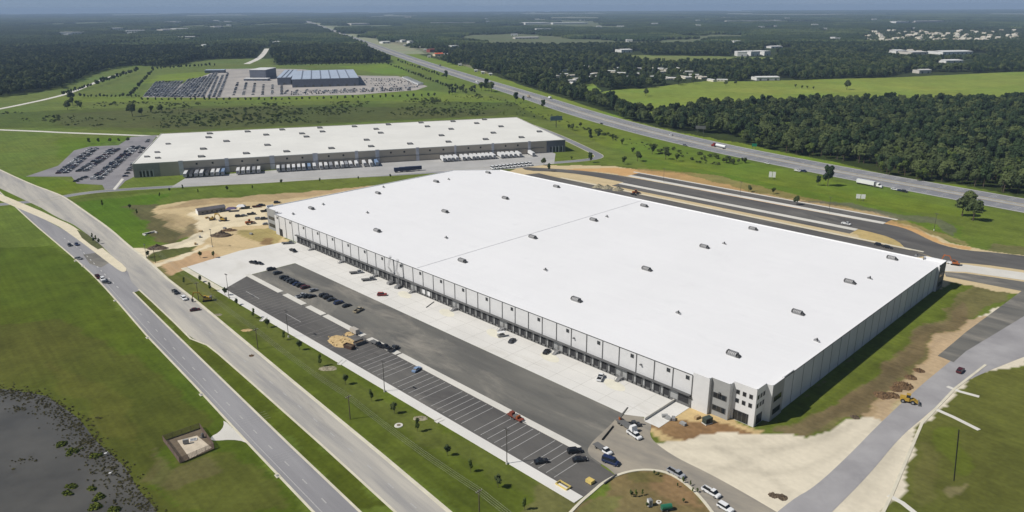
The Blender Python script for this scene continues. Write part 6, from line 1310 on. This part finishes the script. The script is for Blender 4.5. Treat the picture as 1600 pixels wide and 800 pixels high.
crate(at(922, 754), AU, 'yellow crate on the last marked bay of the outer lot', mat('yellow_crate', lin(206, 184, 110), .8))
o = thing('barrier_frame', 'yellow timber frame lying over the kerb at the lot end', 'frame', at(880, 760), AU); mb = MB()
for a_ in ((-2.2, 2.2, -1.1, -.9), (-2.2, 2.2, .9, 1.1), (-2.2, -2, -.9, .9), (2, 2.2, -.9, .9)): mb.box(a_[0], a_[1], a_[2], a_[3], .2, .7, mat('yellow_crate', (0, 0, 0)))
mb.build('rail', o)
def rod(p0, p1, r, lb, m, name, cat, z=.3): mb = MB(); a, b_ = at(*p0), at(*p1); mb.cyl((a.x, a.y, z), (b_.x, b_.y, z), r, r, m, 8); mb.cyl((a.x, a.y, z), (a.x * .5 + b_.x * .5, a.y * .5 + b_.y * .5, z), r * 1.15, r * 1.15, m, 8); o = mb.build(name); tag(o, lb, cat)
rod((944, 757), (963, 743), .22, 'long dark pipe beside the kerb at the end of the outer lot', M_joint, 'pipe', 'pipe', .4); rod((941, 688), (958, 667), .22, 'dark hose lying on the asphalt behind the crane truck', M_black, 'hose', 'hose', .35)
rod((666, 481), (678, 472), .15, 'thin dark pole lying on the court below the middle docks', M_joint, 'fallen_pole', 'pole', .25); rod((556, 562 - 18), (560, 548), .1, 'short pipe by the sand spread', M_steel, 'pipe', 'pipe', .2)
rod((1498, 672), (1490, 752), .1, 'thin dark drain pipe crossing the lawn at the right edge', M_black, 'drain_pipe', 'pipe', .2)
M_lumber = mat('lumber', lin(170, 146, 108), .9, var=.1, scale=2); pr = random.Random(44)
for i in range(16):
    q = at(pr.uniform(300, 425), pr.uniform(326, 384)) if i < 11 else at(pr.uniform(1030, 1090), pr.uniform(648, 664))
    o = thing('material_stack', 'small stack of site material on bare ground at the far left end' if i < 11 else 'small stack of site material on bare ground by the near corner', 'material stack', q, pr.uniform(0, 3), 'material stacks at the far left end' if i < 11 else 'material stacks by the near corner')
    mb = MB(); m_ = pr.choice([M_lumber, M_steel, M_grey, M_rubble])
    for k_ in range(4): mb.box(-1.2, 1.2 - .1 * k_, -.6, .6, .15 + .22 * k_, .33 + .22 * k_, m_, tx=.02)
    mb.build('sheets', o); mb = MB()
    for x in (-.9, 0, .9): mb.box(x - .06, x + .06, -.6, .6, 0, .149, M_wood)
    mb.build('bearers', o)
# site office
o = thing('site_office', 'long grey-roofed site office with white end on the tan gravel', 'site office', at(310, 336.5), ang((310, 336.5), (353, 330))); Ls = (at(353, 330) - at(310, 336.5)).length
mb = MB(); mb.box(0, Ls, 0, 7, 0, 3, mat('office_grey', lin(120, 118, 120), .8)); mb.box(-.05, .02, .1, 6.9, .1, 2.9, M_white); mb.build('wall', o)
mb = MB(); mb.quad((-.3, -.4, 3), (Ls + .3, -.4, 3), (Ls + .3, 3.5, 4.3), (-.3, 3.5, 4.3), mat('office_roof', lin(96, 94, 98), .8)); mb.quad((Ls + .3, 7.4, 3), (-.3, 7.4, 3), (-.3, 3.5, 4.3), (Ls + .3, 3.5, 4.3), mat('office_roof', (0, 0, 0))); mb.add([(-.05, 0, 3), (-.05, 7, 3), (-.05, 3.5, 4.25)], [(0, 1, 2)], M_white); mb.build('roof', o)
for k_ in range(5): mb = MB(); x = 3 + k_ * (Ls - 6) / 4; mb.box(x - .7, x + .7, -.05, .01, 1, 2, M_glass); mb.build('window', o)
def tent(p, rz, lb, m, L=5, Wd=4, h=2.6):
    o = thing('tent', lb, 'tent', p, rz); mb = MB(); v = [(-L / 2, -Wd / 2, h * .7), (L / 2, -Wd / 2, h * .7), (L / 2, Wd / 2, h * .7), (-L / 2, Wd / 2, h * .7), (-L / 4, 0, h * 1.2), (L / 4, 0, h * 1.2)]
    mb.add(v, [(0, 1, 5, 4), (1, 2, 5), (2, 3, 4, 5), (3, 0, 4)], m); mb.build('canopy', o)
    for x in (-L / 2 + .1, L / 2 - .1):
        for y in (-Wd / 2 + .1, Wd / 2 - .1): mb = MB(); mb.cyl((x, y, 0), (x, y, h * .72), .06, .06, M_steel, 5); mb.build('pole', o)
tent(at(362, 330), .2, 'dull purple tent at the right end of the site office', mat('purple_canvas', lin(98, 88, 118), .9), 7, 5); tent(at(377, 326), .2, 'white tent right of the purple one', M_white, 6, 5)
skip(at(384, 326), .2, 'dark green container right of the white tent', mat('dark_green_box', (0, 0, 0)), L=6)
# ================================================================== poles, wires, signs
def light_pole(p, lb, h=12.5, grp='light poles along the car park kerb'):
    o = thing('light_pole', lb, 'light pole', p, TH, grp)
    mb = MB(); mb.cyl((0, 0, 0), (0, 0, .8), .38, .36, M_conc, 10); mb.build('base', o)
    mb = MB(); mb.cyl((0, 0, .8), (0, 0, h), .15, .1, M_chrome, 8); mb.build('pole', o)
    for s in (-1, 1): mb = MB(); mb.box(s * .1 if s > 0 else -1.1, 1.1 if s > 0 else -.1, -.28, .28, h - .12, h + .06, M_chrome); mb.build('lamp_head', o)
for i, (a, b_, lb) in enumerate([(358, 466, 'light pole nearest the far left corner of the car park'), (451, 527, 'second light pole along the car park kerb from the left'), (601, 612, 'third light pole along the car park kerb, beside the middle lawn'), (792, 725, 'nearest light pole on the kerb by the marked bays')]): light_pole(at(a, b_), lb, grp='light poles along the car park kerb')
light_pole(at(332, 386), 'light pole standing on the tan gravel near the excavators', 11, None or 'site entrance light poles'); light_pole(at(229, 403), 'light pole at the site entrance beside the boulevard', 8, 'site entrance light poles')
for i, (u, v) in enumerate([(-330, 498.5), (-262, 498.5), (-195, 498.5), (-130, 503)]): light_pole(UV(u, v), f'{orow(i + 1)} light pole from the left in the rear trailer yard', 11, 'light poles of the rear trailer yard')
M_gal = mat('pale_insulator', lin(190, 190, 186), .5)
UPO = [(-418, 131.5), (-345.5, 125.5), (-273.7, 120.4), (-198.6, 116.8), (-128.5, 113.5), (-58, 110)]
names_ = ['far pole of the overhead line by the site entrance', 'timber pole of the overhead line beside the yellow excavator', 'timber pole of the overhead line left of the middle lawn', 'timber pole of the overhead line in the middle of the lawn', 'timber pole of the overhead line at the bottom edge', 'pole']
wires = [[] for _ in range(4)]
for i, (u, v) in enumerate(UPO):
    P = UV(u, v); vis = i < 5
    if vis:
        o = thing('utility_pole', names_[i], 'utility pole', P, TH, 'poles of the overhead line')
        mb = MB(); mb.cyl((0, 0, 0), (0, 0, 9.4), .19, .13, M_wood, 8); mb.build('pole', o); mb = MB(); mb.box(-.07, .07, -1.1, 1.1, 8.6, 8.8, M_wood); mb.build('crossarm', o)
        for q in (-1, -.35, .35, 1): mb = MB(); mb.cyl((0, q, 8.8), (0, q, 9.1), .08, .06, M_gal, 6); mb.build('insulator', o)
    for k_, q in enumerate((-1, -.35, .35, 1)): wires[k_].append(UV(u, v + q, 9.1))
M_wire = mat('wire', lin(140, 142, 132), .5, .3)
for k_, Wp in enumerate(wires):
    mb = MB()
    for a, b_ in zip(Wp[:-1], Wp[1:]):
        prev = None
        for j in range(13):
            t_ = j / 12; p = a.lerp(b_, t_); p.z -= 4 * t_ * (1 - t_) * 1.1
            if prev is not None: mb.cyl(prev, p, .022, .022, M_wire, 4, False)
            prev = p.copy()
    tag(mb.build('overhead_wire'), ['overhead wire nearest the boulevard', 'second overhead wire from the boulevard side', 'third overhead wire from the boulevard side', 'overhead wire nearest the car park'][k_], 'wire')
def sign(p, rz, w_, h_, z, lb, m, name='sign', split=False, posts=2, cat='sign', frame=M_chrome):
    o = thing(name, lb, cat, p, rz); mb = MB()
    if split:
        mb.box(-w_ / 2, -w_ * .04, -.12, .12, z, z + h_, m); mb.box(w_ * .04, w_ / 2, -.12, .12, z, z + h_, m)
    else: mb.box(-w_ / 2, w_ / 2, -.15, .15, z, z + h_, m)
    mb.build('board', o)
    mb = MB(); mb.box(-w_ / 2, w_ / 2, .13, .3, z + h_ * .25, z + h_ * .3, frame); mb.box(-w_ / 2, w_ / 2, .13, .3, z + h_ * .7, z + h_ * .75, frame); mb.build('brace', o)
    for k_ in range(posts): x = 0 if posts == 1 else -w_ * .32 + k_ * w_ * .64 / (posts - 1); mb = MB(); mb.cyl((x, .2, 0), (x, .2, z + h_ * (.8 if posts > 1 else .3)), .18 if posts > 1 else .5, .15 if posts > 1 else .45, frame, 8); mb.build('post', o)
    return o
sign(at(869, 199), .25, 14.5, 5.2, 8, 'grey-blue billboard on a single post below the highway', mat('billboard_grey', lin(118, 138, 152), .6), 'billboard', posts=1, cat='billboard'); sign(at(1094, 210), -.35, 11, 3.5, 6, 'dark weathered billboard against the woods across the highway', mat('billboard_dark', lin(96, 98, 96), .8), 'billboard', posts=2, cat='billboard')
sign(at(1206, 280), -.3, 5.2, 4.6, 1.6, 'squarish white two-panel sign on the near highway verge', M_white, split=True); sign(at(1344, 314), -.3, 6.2, 3.2, 1.8, 'wide white panelled sign right of the squarish white one', M_white, split=True)
sign(at(1178, 233), -.3, 4.6, 3.0, 2.6, 'green road sign on the far verge of the highway', mat('road_sign_green', lin(20, 110, 80), .5), cat='road sign')
# lift station by the driveway
cor = [(255, 689), (312.5, 669), (335, 701), (281, 724)]; CP = [at(*c) for c in cor]
fo = thing('chain_link_fence', 'brown metal fence round the small concrete pad beside the boulevard', 'fence', CP[0]); mb = MB(); M_fence = mat('fence_brown', lin(96, 80, 70), .7)
for a, b_ in zip(CP, CP[1:] + CP[:1]):
    a2, b2_ = a - CP[0], b_ - CP[0]; n_ = int((b2_ - a2).length / 2.6)
    for k_ in range(n_ + 1):
        p = a2.lerp(b2_, k_ / n_)
        if k_ < n_: m2_ = MB(); m2_.cyl((p.x, p.y, 0), (p.x, p.y, 2.1), .07, .07, M_fence, 6); m2_.build('post', fo)
    for z_ in [.1 + .14 * q for q in range(15)]: mb.cyl((a2.x, a2.y, z_), (b2_.x, b2_.y, z_), .03, .03, M_fence, 4, False)
    for k_ in range(n_ * 6): p = a2.lerp(b2_, k_ / (n_ * 6)); mb.cyl((p.x, p.y, .1), (p.x, p.y, 2.05), .02, .02, M_fence, 4, False)
mb.build('mesh_panel', fo)
poly_mesh('station_gravel', [p for p in CP], .05, mat('station_gravel', lin(108, 96, 80), .95, scale=.6, var=.15, space='World')); poly_mesh('station_pad', G((277, 689), (308, 681), (331, 700), (297, 717)), .12, mat('station_concrete', lin(196, 184, 164), .9, scale=.5, var=.1, space='World'))
o = thing('control_cabinet', 'grey control cabinet on the fenced concrete pad', 'cabinet', at(291, 694) + Vector((0, 0, .12)), .4); mb = MB(); mb.box(-.9, .9, -.35, .35, .3, 1.7, M_grey); mb.build('cabinet', o); mb = MB(); mb.cyl((-.7, 0, 0), (-.7, 0, .3), .06, .06, M_steel, 6); mb.cyl((.7, 0, 0), (.7, 0, .3), .06, .06, M_steel, 6); mb.build('leg', o)
o = thing('hatch_cover', 'pale square hatch on the fenced pad right of the cabinet', 'hatch', at(302, 688) + Vector((0, 0, .12)), .4); mb = MB(); mb.box(-1.1, 1.1, -.8, .8, 0, .25, M_white); mb.build('frame', o); mb = MB(); mb.box(-.9, -.05, -.6, .6, .25, .3, M_steel); mb.box(.05, .9, -.6, .6, .25, .3, M_steel); mb.build('lid', o)
o = thing('pump_unit', 'dark pump unit in the far corner of the fenced pad', 'pump', at(317, 684) + Vector((0, 0, .1)), .4); mb = MB(); mb.cyl((0, 0, 0), (0, 0, 1.5), .5, .5, M_dkgrey, 10); mb.cyl((0, 0, 1.5), (0, 0, 1.8), .3, .15, M_dkgrey, 8); mb.cyl((-1.2, 0, .4), (0, 0, .4), .15, .15, M_steel, 8); mb.build('body', o)
# manholes and inlets
def manhole(p, lb, r=1.5): mb = MB(); mb.cyl((0, 0, 0), (0, 0, .22), r, r * .95, M_conc, 18); mb.cyl((0, 0, .22), (0, 0, .3), r * .45, r * .45, mat('iron_cover', lin(120, 110, 92), .8), 14); o = mb.build('manhole'); o.location = p; tag(o, lb, 'manhole')
manhole(at(623, 665), 'round white manhole on the site lawn beside the power line'); manhole(at(1015, 792) + Vector((3, 2, 0)), 'small round manhole on the curved dirt island', .8)
for a, b_ in ((118, 408), (130, 416), (180, 470), (231, 528), (315, 617), (434, 744)): p = at(a, b_); mb = MB(); mb.box(-1, 1, -.7, .7, 0, .24, M_kerb); mb.box(-.5, .5, -.4, .4, .24, .27, M_steel); o = mb.build('kerb_inlet'); o.location = p; o.rotation_euler = (0, 0, AROAD); tag(o, 'pale concrete drain inlet on the outer kerb of the near carriageway', 'drain inlet', 'drain inlets on the outer kerb')
for i, (a, b_, c_, d_, lb) in enumerate([(681, 660, 692, 655, 'pale concrete flume stepping down from the kerb at the middle bays'), (530, 570, 538, 563, 'pale concrete flume below the kerb left of the middle'), (408, 502, 415, 496, 'small concrete flume below the kerb near the far end')]):
    A, B_ = at(a, b_), at(c_, d_); mb = MB(); d = B_ - A; L = d.length; mb.box(0, L, -.9, .9, 0, .12, M_conc); mb.box(0, L, -.95, -.75, .12, .32, M_conc); mb.box(0, L, .75, .95, .12, .32, M_conc); o = mb.build('concrete_flume'); o.location = A; o.rotation_euler = (0, 0, math.atan2(d.y, d.x)); tag(o, lb, 'flume')
heap(at(657, 654), 1.8, .5, M_gravel, 'small heap of pale stones on the lawn left of the middle flume', name='stone_heap', seed=50, asp=1.5); heap(at(512, 576), 2.2, .4, M_gravel, 'pale stones on the lawn at the foot of the left flume', name='stone_heap', seed=51, asp=1.8); heap(at(340, 492), 1.4, .4, M_gravel, 'pale stones on the lawn below the yellow excavator', name='stone_heap', seed=52, asp=1.6)
# headwall left of the entrance
mb = MB(); A = at(233, 365); mb.box(-4, 4, -.4, .4, 0, 1.0, M_conc); mb.box(-4, -3.2, -3, -.4, 0, .7, M_conc); mb.box(3.2, 4, -3, -.4, 0, .7, M_conc); mb.box(-1.2, 1.2, -.45, -.39, .1, .8, M_black); o = mb.build('headwall'); o.location = A; o.rotation_euler = (0, 0, .9); tag(o, 'concrete headwall at the grass hollow left of the tan gravel', 'headwall')
# birds on the pond
def bird(p, lb):
    mb = MB(); V = []; F = []
    pr = [(-.45, .0, .55), (-.3, .1, .6), (0, .17, .62), (.25, .12, .72), (.36, .05, .9), (.42, .045, 1.05), (.5, .05, 1.12), (.6, .01, 1.1)]; n_ = 8
    for x, r, z in pr:
        for j in range(n_): a = 6.283 * j / n_; V.append((x, math.cos(a) * r, z + math.sin(a) * r * 1.1))
    for i in range(len(pr) - 1):
        for j in range(n_): F.append((i * n_ + j, i * n_ + (j + 1) % n_, (i + 1) * n_ + (j + 1) % n_, (i + 1) * n_ + j))
    mb.add(V, F, M_white)
    for s in (-1, 1): mb.cyl((0, s * .07, .5), (.03, s * .08, 0), .02, .015, M_joint, 5)
    o = mb.build('bird'); o.location = p; o.scale = (1.4, 1.4, 1.4); tag(o, lb, 'bird')
bird(at(173, 743), 'white wading bird on the open dark water of the pond'); bird(at(166, 712), 'white wading bird among marsh plants nearer the bank')
# ================================================================== haze
if True:
    mb = MB(); hm_ = bpy.data.materials.new('haze_air'); hm_.use_nodes = True; nt2 = hm_.node_tree; nt2.nodes.clear(); ou = nt2.nodes.new('ShaderNodeOutputMaterial'); pv = nt2.nodes.new('ShaderNodeVolumePrincipled')
    pv.inputs['Color'].default_value = (.50, .68, .95, 1); pv.inputs['Density'].default_value = HAZE; pv.inputs['Anisotropy'].default_value = 0.0; nt2.links.new(pv.outputs[0], ou.inputs['Volume'])
    mb.box(-26000, 27000, -3200, 23500, -1, 160, hm_); o = mb.build('haze'); o['kind'] = 'stuff'; o['label'] = 'thin blue haze over the far plain'
